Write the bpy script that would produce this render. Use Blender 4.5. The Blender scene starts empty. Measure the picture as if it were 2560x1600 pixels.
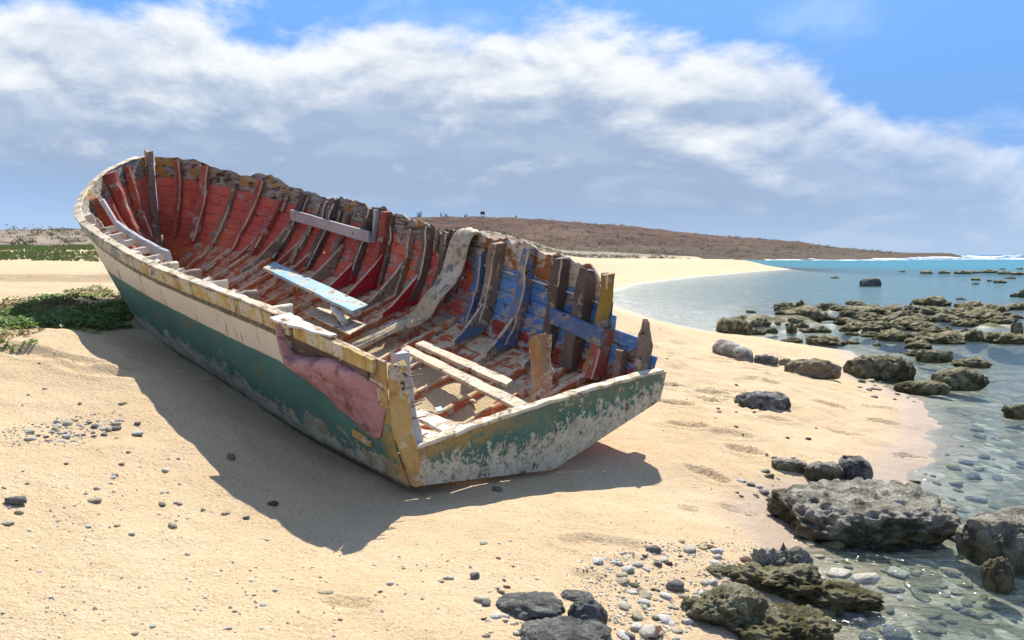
import bpy, bmesh, math, random
import numpy as np
from mathutils import Matrix, Vector
random.seed(7); RNG = np.random.default_rng(11)
SC = bpy.context.scene
COL = SC.collection

# ------------------------------------------------------------------ camera
F_PX, HORIZON, CAM_H = 2096.0, 637.0, 1.6        # focal length and horizon row measured on the 2560x1600 photograph
PITCH = math.atan((800 - HORIZON) / F_PX)
cam_d = bpy.data.cameras.new('camera'); cam = bpy.data.objects.new('camera', cam_d); COL.objects.link(cam)
cam_d.sensor_fit = 'HORIZONTAL'; cam_d.sensor_width = 36.0; cam_d.lens = 36.0 * F_PX / 2560
cam_d.clip_start = 0.05; cam_d.clip_end = 20000
cam.location = (0, 0, CAM_H); cam.rotation_euler = (math.pi / 2 - PITCH, 0, 0)
SC.camera = cam

# ------------------------------------------------------------------ sky, sun, exposure
SUN_DIR = Vector((0.18, 0.84, 1.0)).normalized()   # towards the sun: ahead of the viewer, high
SUN_EL = math.asin(SUN_DIR.z); SUN_AZ = math.atan2(SUN_DIR.x, SUN_DIR.y)
EXPOSURE = 1.70
SC.view_settings.view_transform = 'Standard'; SC.view_settings.look = 'None'
SC.view_settings.exposure = EXPOSURE; SC.view_settings.gamma = 1.0; SC.view_settings.use_curve_mapping = False

def N(nt, typ, ins=None, **props):
    n = nt.nodes.new(typ)
    for k, v in props.items(): setattr(n, k, v)
    for k, v in (ins or {}).items():
        s = n.inputs[k]
        if isinstance(v, bpy.types.NodeSocket): nt.links.new(v, s)
        else: s.default_value = v
    return n
def c4(c): return (c[0], c[1], c[2], 1.0)
def mixc(nt, f, a, b, blend='MIX'):
    n = nt.nodes.new('ShaderNodeMix'); n.data_type = 'RGBA'; n.blend_type = blend; n.clamp_factor = True
    for i, v in ((0, f), (6, a), (7, b)):
        if isinstance(v, bpy.types.NodeSocket): nt.links.new(v, n.inputs[i])
        elif i == 0: n.inputs[0].default_value = v
        else: n.inputs[i].default_value = c4(v)
    return n.outputs[2]
def math_(nt, op, a, b=0.0, c=0.0, clamp=False):
    n = nt.nodes.new('ShaderNodeMath'); n.operation = op; n.use_clamp = clamp
    for i, v in enumerate((a, b, c)):
        if isinstance(v, bpy.types.NodeSocket): nt.links.new(v, n.inputs[i])
        else: n.inputs[i].default_value = v
    return n.outputs[0]
def rng(nt, v, lo, hi, a=0.0, b=1.0, smooth=True):
    n = nt.nodes.new('ShaderNodeMapRange'); n.interpolation_type = 'SMOOTHSTEP' if smooth else 'LINEAR'
    nt.links.new(v, n.inputs[0])
    for i, x in ((1, lo), (2, hi), (3, a), (4, b)):
        if isinstance(x, bpy.types.NodeSocket): nt.links.new(x, n.inputs[i])
        else: n.inputs[i].default_value = x
    return n.outputs[0]
def noise(nt, vec, scale, detail=4.0, rough=0.55, dist=0.0):
    return N(nt, 'ShaderNodeTexNoise', {'Vector': vec, 'Scale': scale, 'Detail': detail, 'Roughness': rough, 'Distortion': dist}).outputs['Fac']
def voro(nt, vec, scale, feature='F1', out='Distance', rand=1.0):
    return N(nt, 'ShaderNodeTexVoronoi', {'Vector': vec, 'Scale': scale, 'Randomness': rand}, feature=feature).outputs[out]
def scaled(nt, vec, sx, sy, sz):
    return N(nt, 'ShaderNodeVectorMath', {0: vec, 1: (sx, sy, sz)}, operation='MULTIPLY').outputs[0]

world = bpy.data.worlds.new('World'); SC.world = world; world.use_nodes = True
wn = world.node_tree; wn.nodes.clear()
sky = N(wn, 'ShaderNodeTexSky', sky_type='NISHITA')
sky.sun_disc = False; sky.sun_elevation = SUN_EL; sky.sun_rotation = SUN_AZ
sky.altitude = 0; sky.air_density = 1.0; sky.dust_density = 0.3; sky.ozone_density = 2.0
SKY_STRENGTH = 0.122
def build_sky():
    nt = wn
    D = N(nt, 'ShaderNodeTexCoord').outputs['Generated']
    sx = N(nt, 'ShaderNodeSeparateXYZ', {0: D})
    az = math_(nt, 'MULTIPLY', math_(nt, 'ARCTAN2', sx.outputs[0], sx.outputs[1]), 57.2958)
    el = math_(nt, 'MULTIPLY', math_(nt, 'ARCSINE', sx.outputs[2]), 57.2958)
    Q = scaled(nt, D, 1.0, 1.0, 2.0)
    Qs = N(nt, 'ShaderNodeVectorMath', {0: Q, 1: (.004, 0.0, .030)}, operation='ADD').outputs[0]     # a little towards the sun
    n1 = noise(nt, Q, 5.2, 9.0, 0.56, 0.15); n1s = noise(nt, Qs, 5.2, 9.0, 0.56, 0.15)
    n2 = noise(nt, scaled(nt, D, 1.0, 1.0, 3.0), 6.0, 6.0, 0.55, 0.2)
    n3 = noise(nt, scaled(nt, D, 1, 1, 3.5), 2.3, 3.0, 0.5)
    # top of the cloud bank falls from left to right, lumpy
    edge = rng(nt, az, 3.0, 37.0, 15.4, 5.6)
    edge = math_(nt, 'ADD', edge, math_(nt, 'MULTIPLY', math_(nt, 'SUBTRACT', n1, 0.5), 15.0))
    depth = math_(nt, 'SUBTRACT', edge, el)                        # degrees below the top of the bank
    dens = rng(nt, depth, -0.7, 1.9)
    low = math_(nt, 'ADD', el, math_(nt, 'MULTIPLY', math_(nt, 'SUBTRACT', n3, 0.5), 6.0))
    basecut = rng(nt, low, rng(nt, az, -32.0, 5.0, 2.4, -1.0), rng(nt, az, -32.0, 5.0, 6.0, 4.0), rng(nt, az, -20.0, 25.0, .15, .40), 1.0)
    dens = math_(nt, 'MULTIPLY', dens, math_(nt, 'MULTIPLY', basecut, rng(nt, az, 9.0, 34.0, 1.0, .62)))
    selfs = math_(nt, 'MULTIPLY', math_(nt, 'SUBTRACT', n1s, n1), 30.0)           # shading of the billows
    shade = rng(nt, math_(nt, 'ADD', math_(nt, 'ADD', depth, selfs), math_(nt, 'MULTIPLY', math_(nt, 'SUBTRACT', n2, 0.5), 11.0)), rng(nt, az, 4.0, 30.0, 0.2, -3.5), rng(nt, az, 4.0, 30.0, 8.2, 6.0))
    white = (2.42, 2.50, 2.58); grey = (0.92, 1.22, 1.72)
    ccol = mixc(nt, shade, white, grey)
    ccol = mixc(nt, math_(nt, 'MULTIPLY', rng(nt, n2, 0.48, 0.62), 0.25), ccol, (1.65, 1.88, 2.25))
    # the blue of the photograph: deeper than the plain sky model
    blue = N(nt, 'ShaderNodeHueSaturation', {'Hue': 0.507, 'Saturation': 1.42, 'Value': 0.50, 'Color': sky.outputs[0]}).outputs[0]
    blue = mixc(nt, rng(nt, el, 6.0, 38.0, 0.95, 0.0), blue, mixc(nt, rng(nt, el, 0.0, 9.0), (1.08, 1.54, 2.32), (0.46, 1.02, 2.18)))
    wisp = math_(nt, 'MULTIPLY', rng(nt, n2, 0.5, 0.75), rng(nt, depth, -7.0, -1.0, 0.0, 0.30))
    blue = mixc(nt, wisp, blue, (2.4, 2.7, 3.0))
    # unseen cloud added higher up to brighten the ambient fill
    fill_cloud = noise(nt, scaled(nt, D, 1.0, 1.0, 1.6), 3.4, 7.0, 0.55, 0.2)
    blue = mixc(nt, math_(nt, 'MULTIPLY', rng(nt, fill_cloud, 0.48, 0.62), rng(nt, el, 19.0, 30.0)), blue, (2.7, 2.78, 2.85))
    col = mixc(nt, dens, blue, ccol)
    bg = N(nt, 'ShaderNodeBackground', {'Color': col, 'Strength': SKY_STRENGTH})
    out = N(nt, 'ShaderNodeOutputWorld', {'Surface': bg.outputs[0]})
build_sky()

sun_d = bpy.data.lights.new('sun', 'SUN'); sun_d.energy = 2.3; sun_d.angle = math.radians(0.53); sun_d.color = (1.0, 0.95, 0.86)
sun = bpy.data.objects.new('sun', sun_d); COL.objects.link(sun); sun.location = (10, 30, 40)
sun.rotation_euler = (-SUN_DIR).to_track_quat('-Z', 'Y').to_euler()
SC.cycles.max_bounces = 6; SC.cycles.transparent_max_bounces = 8; SC.cycles.diffuse_bounces = 3
SC.cycles.caustics_reflective = False; SC.cycles.caustics_refractive = False

# ------------------------------------------------------------------ numpy noise
def _hash(ix, iy, iz, seed):
    h = (ix.astype(np.int64) * 374761393 + iy.astype(np.int64) * 668265263 + iz.astype(np.int64) * 2147483647 + seed * 1274126177) & 0xFFFFFFFF
    h = ((h ^ (h >> 13)) * 1274126177) & 0xFFFFFFFF
    h = ((h ^ (h >> 16)) * 2246822519) & 0xFFFFFFFF
    return ((h ^ (h >> 15)) & 0xFFFFFF) / float(0xFFFFFF)
def vn(P, seed=0):
    P = np.asarray(P, float); i = np.floor(P); f = P - i; i = i.astype(np.int64); f = f * f * (3 - 2 * f)
    r = 0
    for dx in (0, 1):
        wx = f[:, 0] if dx else 1 - f[:, 0]
        for dy in (0, 1):
            wy = f[:, 1] if dy else 1 - f[:, 1]
            for dz in (0, 1):
                wz = f[:, 2] if dz else 1 - f[:, 2]
                r = r + wx * wy * wz * _hash(i[:, 0] + dx, i[:, 1] + dy, i[:, 2] + dz, seed)
    return r * 2 - 1
def fbm(P, octv=4, seed=0, gain=0.5):
    P = np.asarray(P, float); a, r = 1.0, 0
    for k in range(octv):
        r = r + a * vn(P * (2.03 ** k) + 17.3 * k, seed + k); a *= gain
    return r
def fbm2(x, y, sc, octv=4, seed=0, gain=0.5):
    return fbm(np.stack([x * sc, y * sc, np.zeros_like(x) + 0.37], 1), octv, seed, gain)
def sstep(a, b, x):
    t = np.clip((x - a) / (b - a), 0, 1); return t * t * (3 - 2 * t)

# ------------------------------------------------------------------ mesh helpers
def tag(o, label=None, cat=None, group=None, kind=None):
    if label: o['label'] = label
    if cat: o['category'] = cat
    if group: o['group'] = group
    if kind: o['kind'] = kind
    return o
def make_mesh(name, V, Fc, mat=None, uv=None, smooth=False):
    me = bpy.data.meshes.new(name)
    me.from_pydata([tuple(map(float, v)) for v in V], [], [tuple(map(int, f)) for f in Fc])
    if uv is not None:
        lay = me.uv_layers.new(name='UVMap'); li = np.empty(len(me.loops), np.int32); me.loops.foreach_get('vertex_index', li)
        lay.data.foreach_set('uv', np.asarray(uv, np.float32)[li].ravel())
    if mat: me.materials.append(mat)
    if smooth: me.polygons.foreach_set('use_smooth', [True] * len(me.polygons))
    me.update(); return me
def fast_mesh(name, V, quads, mat=None, smooth=True):
    V = np.asarray(V, np.float32); quads = np.asarray(quads, np.int32); k = quads.shape[1]
    me = bpy.data.meshes.new(name); me.vertices.add(len(V)); me.vertices.foreach_set('co', V.ravel())
    me.loops.add(quads.size); me.loops.foreach_set('vertex_index', quads.ravel())
    me.polygons.add(len(quads)); me.polygons.foreach_set('loop_start', np.arange(0, quads.size, k, dtype=np.int32))
    me.polygons.foreach_set('loop_total', np.full(len(quads), k, np.int32))
    me.polygons.foreach_set('use_smooth', np.full(len(quads), smooth, bool))
    if mat: me.materials.append(mat)
    me.update(calc_edges=True); return me
def link(name, me, parent=None):
    o = bpy.data.objects.new(name, me); COL.objects.link(o)
    if parent is not None: o.parent = parent
    return o
def grid_quads(nx, ny):
    i = np.arange(nx * ny).reshape(ny, nx)
    return np.stack([i[:-1, :-1].ravel(), i[:-1, 1:].ravel(), i[1:, 1:].ravel(), i[1:, :-1].ravel()], 1)
def set_attr(me, name, vals):
    a = me.attributes.new(name, 'FLOAT', 'POINT'); a.data.foreach_set('value', np.asarray(vals, np.float32))

def pix_ray(px, py):
    c, s = math.cos(PITCH), math.sin(PITCH)
    x = (px - 1280) / F_PX; up = (800 - py) / F_PX
    return np.array([x, c + up * s, -s + up * c])
def at_z(px, py, z):
    d = pix_ray(px, py); t = (z - CAM_H) / d[2]
    return np.array([0, 0, CAM_H]) + d * t

# ------------------------------------------------------------------ materials
def new_mat(name):
    m = bpy.data.materials.new(name); m.use_nodes = True; m.node_tree.nodes.clear(); return m, m.node_tree
def finish(nt, col, rough=0.8, height=None, dist=0.02, strength=0.6, spec=0.3, normal=None):
    b = N(nt, 'ShaderNodeBsdfPrincipled', {'Roughness': rough, 'Specular IOR Level': spec})
    if isinstance(col, bpy.types.NodeSocket): nt.links.new(col, b.inputs['Base Color'])
    else: b.inputs['Base Color'].default_value = c4(col)
    if height is not None:
        bp = N(nt, 'ShaderNodeBump', {'Strength': strength, 'Distance': dist, 'Height': height})
        nt.links.new(bp.outputs[0], b.inputs['Normal'])
    N(nt, 'ShaderNodeOutputMaterial', {'Surface': b.outputs[0]})
    return b
SEA_Z = -0.30

def sand_material():
    m, nt = new_mat('sand')
    P = N(nt, 'ShaderNodeNewGeometry').outputs['Position']; z = N(nt, 'ShaderNodeSeparateXYZ', {0: P}).outputs[2]
    big = noise(nt, P, 0.9, 4, 0.55); mid = noise(nt, P, 5.0, 4, 0.6); grain = noise(nt, P, 130.0, 3, 0.7); coarse = noise(nt, P, 38.0, 3, 0.7)
    col = mixc(nt, rng(nt, big, 0.35, 0.65), (0.595, 0.432, 0.248), (0.635, 0.482, 0.292))
    col = mixc(nt, math_(nt, 'MULTIPLY', rng(nt, mid, 0.52, 0.75), 0.35), col, (0.49, 0.325, 0.175))
    col = mixc(nt, math_(nt, 'MULTIPLY', rng(nt, grain, 0.54, 0.66), 0.7), col, (0.28, 0.19, 0.11))
    col = mixc(nt, math_(nt, 'MULTIPLY', rng(nt, coarse, 0.57, 0.70), 0.6), col, (0.32, 0.21, 0.13))
    col = mixc(nt, math_(nt, 'MULTIPLY', rng(nt, coarse, 0.42, 0.30), 0.65), col, (0.70, 0.57, 0.38))
    # dry speckle of shell and dark grit
    vd = voro(nt, P, 26.0); speck = math_(nt, 'MULTIPLY', rng(nt, vd, 0.17, 0.10), rng(nt, mid, 0.46, 0.58))
    vcol = N(nt, 'ShaderNodeTexVoronoi', {'Vector': P, 'Scale': 26.0}).outputs['Color']
    sv = N(nt, 'ShaderNodeSeparateXYZ', {0: vcol}).outputs[0]
    col = mixc(nt, speck, col, mixc(nt, rng(nt, sv, 0.4, 0.6), (0.13, 0.11, 0.09), (0.72, 0.66, 0.52)))
    # scrubland soil further inland
    dune = N(nt, 'ShaderNodeAttribute', attribute_name='dune').outputs['Fac']
    scrub = mixc(nt, rng(nt, noise(nt, P, 0.22, 6, 0.65), 0.42, 0.60), (0.20, 0.155, 0.115), (0.33, 0.26, 0.18))
    scrub = mixc(nt, rng(nt, noise(nt, P, 0.6, 6, 0.7), 0.56, 0.66), scrub, (0.085, 0.09, 0.055))
    col = mixc(nt, dune, col, scrub)
    reef = N(nt, 'ShaderNodeAttribute', attribute_name='reef').outputs['Fac']
    rk = mixc(nt, rng(nt, noise(nt, P, 2.4, 7, .7), .42, .6), (.10, .09, .045), (.30, .27, .175))
    # wet sand by the water, pebbly bed below it
    zz = math_(nt, 'ADD', z, math_(nt, 'MULTIPLY', math_(nt, 'SUBTRACT', big, 0.5), 0.10))
    wet = rng(nt, zz, SEA_Z + 0.10, SEA_Z + 0.02)
    col = mixc(nt, math_(nt, 'MULTIPLY', wet, 0.85), col, (0.41, 0.305, 0.215))
    P2 = N(nt, 'ShaderNodeVectorMath', {0: scaled(nt, P, 1.0, 0.7, 1.0), 1: scaled(nt, N(nt, 'ShaderNodeTexNoise', {'Vector': P, 'Scale': 3.5, 'Detail': 4.0}).outputs['Color'], .32, .32, 0)}, operation='ADD').outputs[0]
    st = N(nt, 'ShaderNodeTexVoronoi', {'Vector': P2, 'Scale': 7.5})
    stv = N(nt, 'ShaderNodeSeparateXYZ', {0: st.outputs['Color']}).outputs[0]
    ed = voro(nt, P2, 7.5, 'DISTANCE_TO_EDGE')
    bed = mixc(nt, rng(nt, stv, 0.15, 0.55), (0.15, 0.14, 0.068), (0.36, 0.32, 0.19))
    bed = mixc(nt, rng(nt, stv, 0.75, 0.9), bed, (0.62, 0.56, 0.42))
    bed = mixc(nt, math_(nt, 'MULTIPLY', rng(nt, ed, 0.16, 0.0), .7), bed, (0.12, 0.11, 0.06))
    bed = mixc(nt, rng(nt, noise(nt, P, 1.1, 4, 0.6), 0.50, 0.62), bed, (0.46, 0.40, 0.28))
    col = mixc(nt, math_(nt, 'MULTIPLY', rng(nt, zz, SEA_Z + 0.00, SEA_Z - 0.06), 0.95), col, bed)
    col = mixc(nt, reef, col, rk)
    h = math_(nt, 'ADD', math_(nt, 'MULTIPLY', grain, 0.30), math_(nt, 'ADD', math_(nt, 'MULTIPLY', coarse, 0.6), math_(nt, 'MULTIPLY', mid, .95)))
    b = finish(nt, col, 0.9, h, 0.028, 0.9, 0.2)
    nt.links.new(rng(nt, wet, 0.2, 1.0, 0.92, 0.45), b.inputs['Roughness'])
    return m
MAT_SAND = sand_material()

# ------------------------------------------------------------------ terrain
_shore_px = [(2010, 1600), (2030, 1540), (2090, 1470), (2010, 1365), (1936, 1290), (2000, 1250), (2243, 1227), (2317, 1142), (2338, 1068), (2306, 1005), (2179, 952), (2190, 920),
             (2126, 878), (2010, 862), (1798, 836), (1735, 820), (1650, 804), (1545, 767), (1513, 746), (1523, 730), (1587, 711), (1735, 693), (1900, 678), (1985, 673)]
SHORE = [(-2.0, -60.0), (0.6, -6.0), (1.1, 2.0)] + [tuple(at_z(a, b, SEA_Z)[:2]) for a, b in _shore_px]
SHORE += [(36.0, 118.0), (30.0, 150.0), (38.0, 220.0), (80.0, 320.0), (150.0, 395.0), (218.0, 440.0), (225.0, 470.0), (120.0, 700.0), (0.0, 2500.0)]
SHORE = np.array(SHORE)
LAND_POLY = np.vstack([SHORE, [[-4000, 2500], [-4000, -60]]])
def shore_dist(x, y):
    d2 = np.full(x.shape, 1e18)
    for (ax, ay), (bx, by) in zip(SHORE[:-1], SHORE[1:]):
        ex, ey = bx - ax, by - ay; t = np.clip(((x - ax) * ex + (y - ay) * ey) / (ex * ex + ey * ey), 0, 1)
        d2 = np.minimum(d2, (x - ax - t * ex) ** 2 + (y - ay - t * ey) ** 2)
    inside = np.zeros(x.shape, bool); n = len(LAND_POLY)
    for i in range(n):
        x1, y1 = LAND_POLY[i]; x2, y2 = LAND_POLY[(i + 1) % n]
        if y1 == y2: continue
        c = ((y1 > y) != (y2 > y)) & (x < (x2 - x1) * (y - y1) / (y2 - y1) + x1)
        inside ^= c
    return np.where(inside, 1, -1) * np.sqrt(d2)
PROF_D = np.array([-400, -150, -60, -12, -4, -1.5, 0, 1.0, 1.6, 2.6, 3.2, 3.8, 4.6, 5.8, 8, 13, 30, 4000.0])
PROF_Z = np.array([-9, -4.5, -1.2, -1.0, -0.70, -0.48, -0.30, -0.14, -0.04, 0.06, 0.19, 0.36, 0.58, 0.86, 1.01, 1.07, 1.08, 1.10])
def REEF_LIFT(x, y):
    a = np.stack([x * .55, y * .42, x * 0 + .3], 1); m = sstep(5.6, 7.6, x - .02 * (y - 20)) * sstep(17.5, 20.5, y + .35 * (x - 9)) * sstep(33, 27, y - .3 * (x - 9)) * sstep(26, 20, x)
    return m * np.clip(.34 + .42 * fbm(a, 4, 123, .6), 0, .75)
BANK = []          # (x, y, target z, radius): sand lying against the hull, filled in once the hull is known
FOOT = [(at_z(1505, 1318, 0.0), 0.26, 0.12, 0.022, 0.15), (at_z(1765, 1165, -0.1), 0.20, 0.10, 0.03, -0.6), (at_z(1725, 1238, -0.1), 0.08, 0.05, 0.02, 0.2),
        (at_z(1860, 1115, -0.1), 0.18, 0.1, 0.03, -0.5), (at_z(1460, 1388, 0.0), 0.10, 0.05, 0.014, 0.1), (at_z(1850, 1225, -0.1), 0.16, 0.08, 0.02, -0.6),
        (at_z(1720, 1055, 0.0), 0.22, 0.10, 0.03, 0.0), (at_z(1780, 985, 0.0), 0.24, 0.10, 0.03, 0.1), (at_z(1690, 1015, 0.0), 0.2, 0.10, 0.03, -0.2),
        (at_z(1815, 905, 0.0), 0.3, 0.13, 0.03, 0.2), (at_z(1905, 935, -.1), 0.3, 0.13, 0.03, 0.1), (at_z(2200, 1015, -.2), 0.22, 0.1, 0.02, 0.1),
        (at_z(2210, 1050, -.2), 0.2, 0.09, 0.02, -.3), (at_z(2120, 1085, -.2), 0.2, 0.09, 0.02, -.3), (at_z(870, 1490, .05), 0.13, 0.06, 0.018, .1), (at_z(260, 1010, .5), .3, .13, .03, .1), (at_z(130, 1000, .5), .4, .14, .03, 0), (at_z(420, 1000, .4), .3, .12, .03, .2)]
random.seed(3)
for k in range(34):
    u = random.random(); FOOT.append((np.array([1.7 + 2.4 * random.random() + 0.1 * k * 0.1, 7.6 + 7 * u, 0]), 0.12 + 0.14 * random.random(), 0.06 + 0.04 * random.random(), 0.016 + 0.014 * random.random(), random.uniform(-.7, .7)))
def ground_z(x, y, detail=True):
    x = np.asarray(x, float).ravel(); y = np.asarray(y, float).ravel()
    d = shore_dist(x, y)
    z = np.interp(d, PROF_D, PROF_Z)
    z = np.where((d < 0) & (y < 115), np.maximum(z, -0.95), z)
    z = z - 1.1 * sstep(85, 150, y) * sstep(2, -25, d)
    z = z + fbm2(x, y, 0.35, 3, 5) * 0.035 * sstep(0.3, 3, np.abs(d))
    land = sstep(0.0, 6.0, d)
    # low scarp and dunes inland on the left
    sc_line = 16.6 + 0.12 * (x + 8) + fbm2(x, y, 0.25, 2, 8) * 0.25
    z = z + 0.15 * sstep(0.0, 0.28, y - sc_line) * sstep(-3.5, -6.0, x) 
    lf = sstep(8, -14, x - 0.04 * y)
    z = z + lf * (0.9 * sstep(34, 62, y) + 3.4 * sstep(60, 165, y) + fbm2(x, y, 0.05, 4, 21) * 1.0 * sstep(60, 150, y) + fbm2(x, y, 0.35, 3, 22) * 0.25 * sstep(40, 80, y))
    z = z + sstep(120, 320, y) * land * 2.5 * sstep(0, 60, d)
    z = z + sstep(6, 30, y) * sstep(120, 60, y) * land * fbm2(x, y, 0.5, 3, 31) * 0.05
    z = z + REEF_LIFT(x, y)
    if BANK:
        B = np.array(BANK); sel = (x > -9) & (x < 5) & (y > 2) & (y < 16)
        if sel.any():
            xs, ys = x[sel], y[sel]; w = np.zeros(sel.sum()); acc = np.zeros(sel.sum()); mx = np.zeros(sel.sum())
            base = B[:, 2] - BANK_BASE
            for (bx, by, bz, br), r in zip(B, base):
                g = np.exp(-((xs - bx) ** 2 + (ys - by) ** 2) / (br * br)); acc += g * r; w += g; mx = np.maximum(mx, g)
            z[sel] += acc / (w + 1e-9) * mx
    if detail:
        z = z + fbm2(x, y, 1.6, 3, 41) * 0.014 * sstep(25, 12, y)
        z = z + fbm2(x, y, 6.0, 3, 51) * 0.006 * sstep(20, 12, y)
        z = z + fbm2(x * 0.45, y, 2.8, 2, 61) * 0.030 * sstep(-1.5, -4, x) * sstep(20, 13, y) * sstep(4, 6, y)
        rough = sstep(1.2, 2.2, x) * sstep(7, 9, y) * sstep(22, 14, y) * sstep(0.2, 1.0, d)
        z = z + fbm2(x, y * 0.7, 3.2, 3, 71) * 0.026 * rough
        for p, la, lb, dep, ang in FOOT:
            sel = (np.abs(x - p[0]) < 0.8) & (np.abs(y - p[1]) < 0.8)
            if not sel.any(): continue
            dx, dy = x[sel] - p[0], y[sel] - p[1]; ca, sa = math.cos(ang), math.sin(ang)
            q = np.sqrt(((dx * ca + dy * sa) / la) ** 2 + ((-dx * sa + dy * ca) / lb) ** 2) + fbm2(x[sel], y[sel], 9, 2, 91) * .12
            z[sel] += 1.35 * (-dep * sstep(1.05, 0.72, q)) + dep * 0.55 * np.exp(-((q - 1.18) / 0.16) ** 2)
    return z

# ------------------------------------------------------------------ the boat's frame: fitted to the photograph
S_K = np.array([0, .2, .4, .6, .8, .92, 1.0])
H_BS = np.array([1.385, 1.556, 1.637, 1.628, 1.290, .642, .030]); H_HS = np.array([.685, .883, .982, 1.145, 1.382, 1.657, 1.786])
H_BC = np.array([1.257, 1.302, 1.358, 1.319, .770, .345, .030]); H_HC = np.array([-.145, -.103, .068, .209, .468, .614, .721])
H_DK = np.array([.252, .325, .425, .471, .409, .378, .352]); BL = 7.667
B_X, B_Y, B_Z = 0.284, 6.124, 0.407; B_YAW, B_HEEL, B_TRIM = map(math.radians, (42.22, 5.90, 5.69))
def spline(s, y):
    s = np.asarray(s, float); n = len(S_K); h = np.diff(S_K); A = np.zeros((n, n)); b = np.zeros(n); A[0, 0] = A[-1, -1] = 1
    for i in range(1, n - 1):
        A[i, i - 1] = h[i - 1]; A[i, i] = 2 * (h[i - 1] + h[i]); A[i, i + 1] = h[i]; b[i] = 3 * ((y[i + 1] - y[i]) / h[i] - (y[i] - y[i - 1]) / h[i - 1])
    c = np.linalg.solve(A, b); i = np.clip(np.searchsorted(S_K, s) - 1, 0, n - 2); d = s - S_K[i]
    bb = (y[i + 1] - y[i]) / h[i] - h[i] * (2 * c[i] + c[i + 1]) / 3; dd = (c[i + 1] - c[i]) / (3 * h[i])
    return y[i] + bb * d + c[i] * d * d + dd * d ** 3
def boat_world(P):
    P = np.asarray(P, float); u, v, w = P[..., 0], P[..., 1], P[..., 2]
    ct, st = math.cos(B_TRIM), math.sin(B_TRIM); u, w = u * ct - w * st, u * st + w * ct
    ch, sh = math.cos(B_HEEL), math.sin(B_HEEL); v, w = v * ch - w * sh, v * sh + w * ch
    cy, sy = math.cos(B_YAW), math.sin(B_YAW)
    return np.stack([B_X - u * sy + v * cy, B_Y + u * cy + v * sy, B_Z + w], -1)
_o = boat_world([0, 0, 0.]); BOAT_R = np.stack([boat_world(e) - _o for e in np.eye(3)], 1)
BOAT_M = Matrix([list(BOAT_R[i]) + [_o[i]] for i in range(3)] + [[0, 0, 0, 1]])
def boat_pix(px, py, w):
    """point of the boat's own horizontal plane w that a photograph pixel looks at"""
    o = BOAT_R.T @ (np.array([0, 0, CAM_H]) - _o); d = BOAT_R.T @ pix_ray(px, py); t = (w - o[2]) / d[2]; return o + d * t
def side_pt(s, t, sg):
    s = np.asarray(s, float); t = np.asarray(t, float)
    bs, hs, bc, hc = (spline(s, a) for a in (H_BS, H_HS, H_BC, H_HC))
    v = bc * (1 - t) + bs * t + .05 * np.sin(np.pi * np.clip(t, 0, 1)) * np.clip(bs / .4, 0, 1); w = hc * (1 - t) + hs * t
    return np.stack([s * BL + 0.011 * (1 - s) ** 4 * w + 0 * t, sg * np.maximum(v, .012), w], -1)
def side_nrm(s, t, sg):
    e = 2e-3; s = np.asarray(s, float); t = np.asarray(t, float)
    a = side_pt(np.minimum(s + e, 1), t, sg) - side_pt(np.minimum(s + e, 1) - 2 * e, t, sg); b = side_pt(s, t + e, sg) - side_pt(s, t - e, sg)
    n = np.cross(a, b); n *= np.sign(n[..., 1:2]) * sg; return n / (np.linalg.norm(n, axis=-1, keepdims=True) + 1e-12)   # outward
def bot_pt(s, q):
    s = np.asarray(s, float); q = np.asarray(q, float); bc, hc, dk = (spline(s, a) for a in (H_BC, H_HC, H_DK))
    w = hc - dk * (1 - np.abs(q)); return np.stack([s * BL + 0 * q, bc * q, w], -1)

for s in np.linspace(.10, .72, 14):
    c = boat_world(side_pt(s, 0., -1)); bias = np.interp(s, [.1, .25, .72], [.10, .05, .04])
    BANK.append((c[0], c[1], c[2] - bias, .55))
    kk = boat_world(bot_pt(s, 0.)); BANK.append((kk[0], kk[1], kk[2] - .02, .7))
    sd = boat_world(bot_pt(s, 1.)); BANK.append((sd[0], sd[1], min(sd[2] - .25, kk[2]), .8))
for p, z in ((bot_pt(0, 0), -.03), (bot_pt(0., -.9), .02), (bot_pt(0, .9), -.04)):
    c = boat_world(p); BANK.append((c[0], c[1], z, .6))
for x_, y_, z_ in ((-.8, 4.36, .02), (-1.26, 4.64, .08), (-1.6, 5.05, .27), (-1.88, 5.33, .39), (-2.27, 5.7, .52), (-2.59, 6.04, .63), (-2.9, 6.4, .76), (-3.48, 7.01, .92), (-4.2, 8.0, 1.0), (-5.02, 9.59, 1.08)):
    BANK.append((x_, y_, z_, .7))          # heights read from the edge of the boat's shadow
_B = np.array(BANK); _keep, BANK = BANK, []
BANK_BASE = ground_z(_B[:, 0], _B[:, 1], False); BANK = _keep

def gpix_many(pts, sea=True):
    """ground points that photograph pixels look at (or the water surface where sea is True)"""
    D = np.array([pix_ray(*p) for p in pts]); t = (0.5 - CAM_H) / np.minimum(D[:, 2], -1e-3)
    for k in range(22):
        P = np.array([0, 0, CAM_H]) + D * t[:, None]; g = ground_z(P[:, 0], P[:, 1], False)
        if sea: g = np.maximum(g, SEA_Z)
        t = .45 * t + .55 * (g - CAM_H) / np.minimum(D[:, 2], -1e-3)
    P = np.array([0, 0, CAM_H]) + D * t[:, None]; g = ground_z(P[:, 0], P[:, 1], False)
    if sea: g = np.maximum(g, SEA_Z)
    return np.stack([P[:, 0], P[:, 1], g], 1)
def gpix(px, py, sea=True): return gpix_many([(px, py)], sea)[0]

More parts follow.
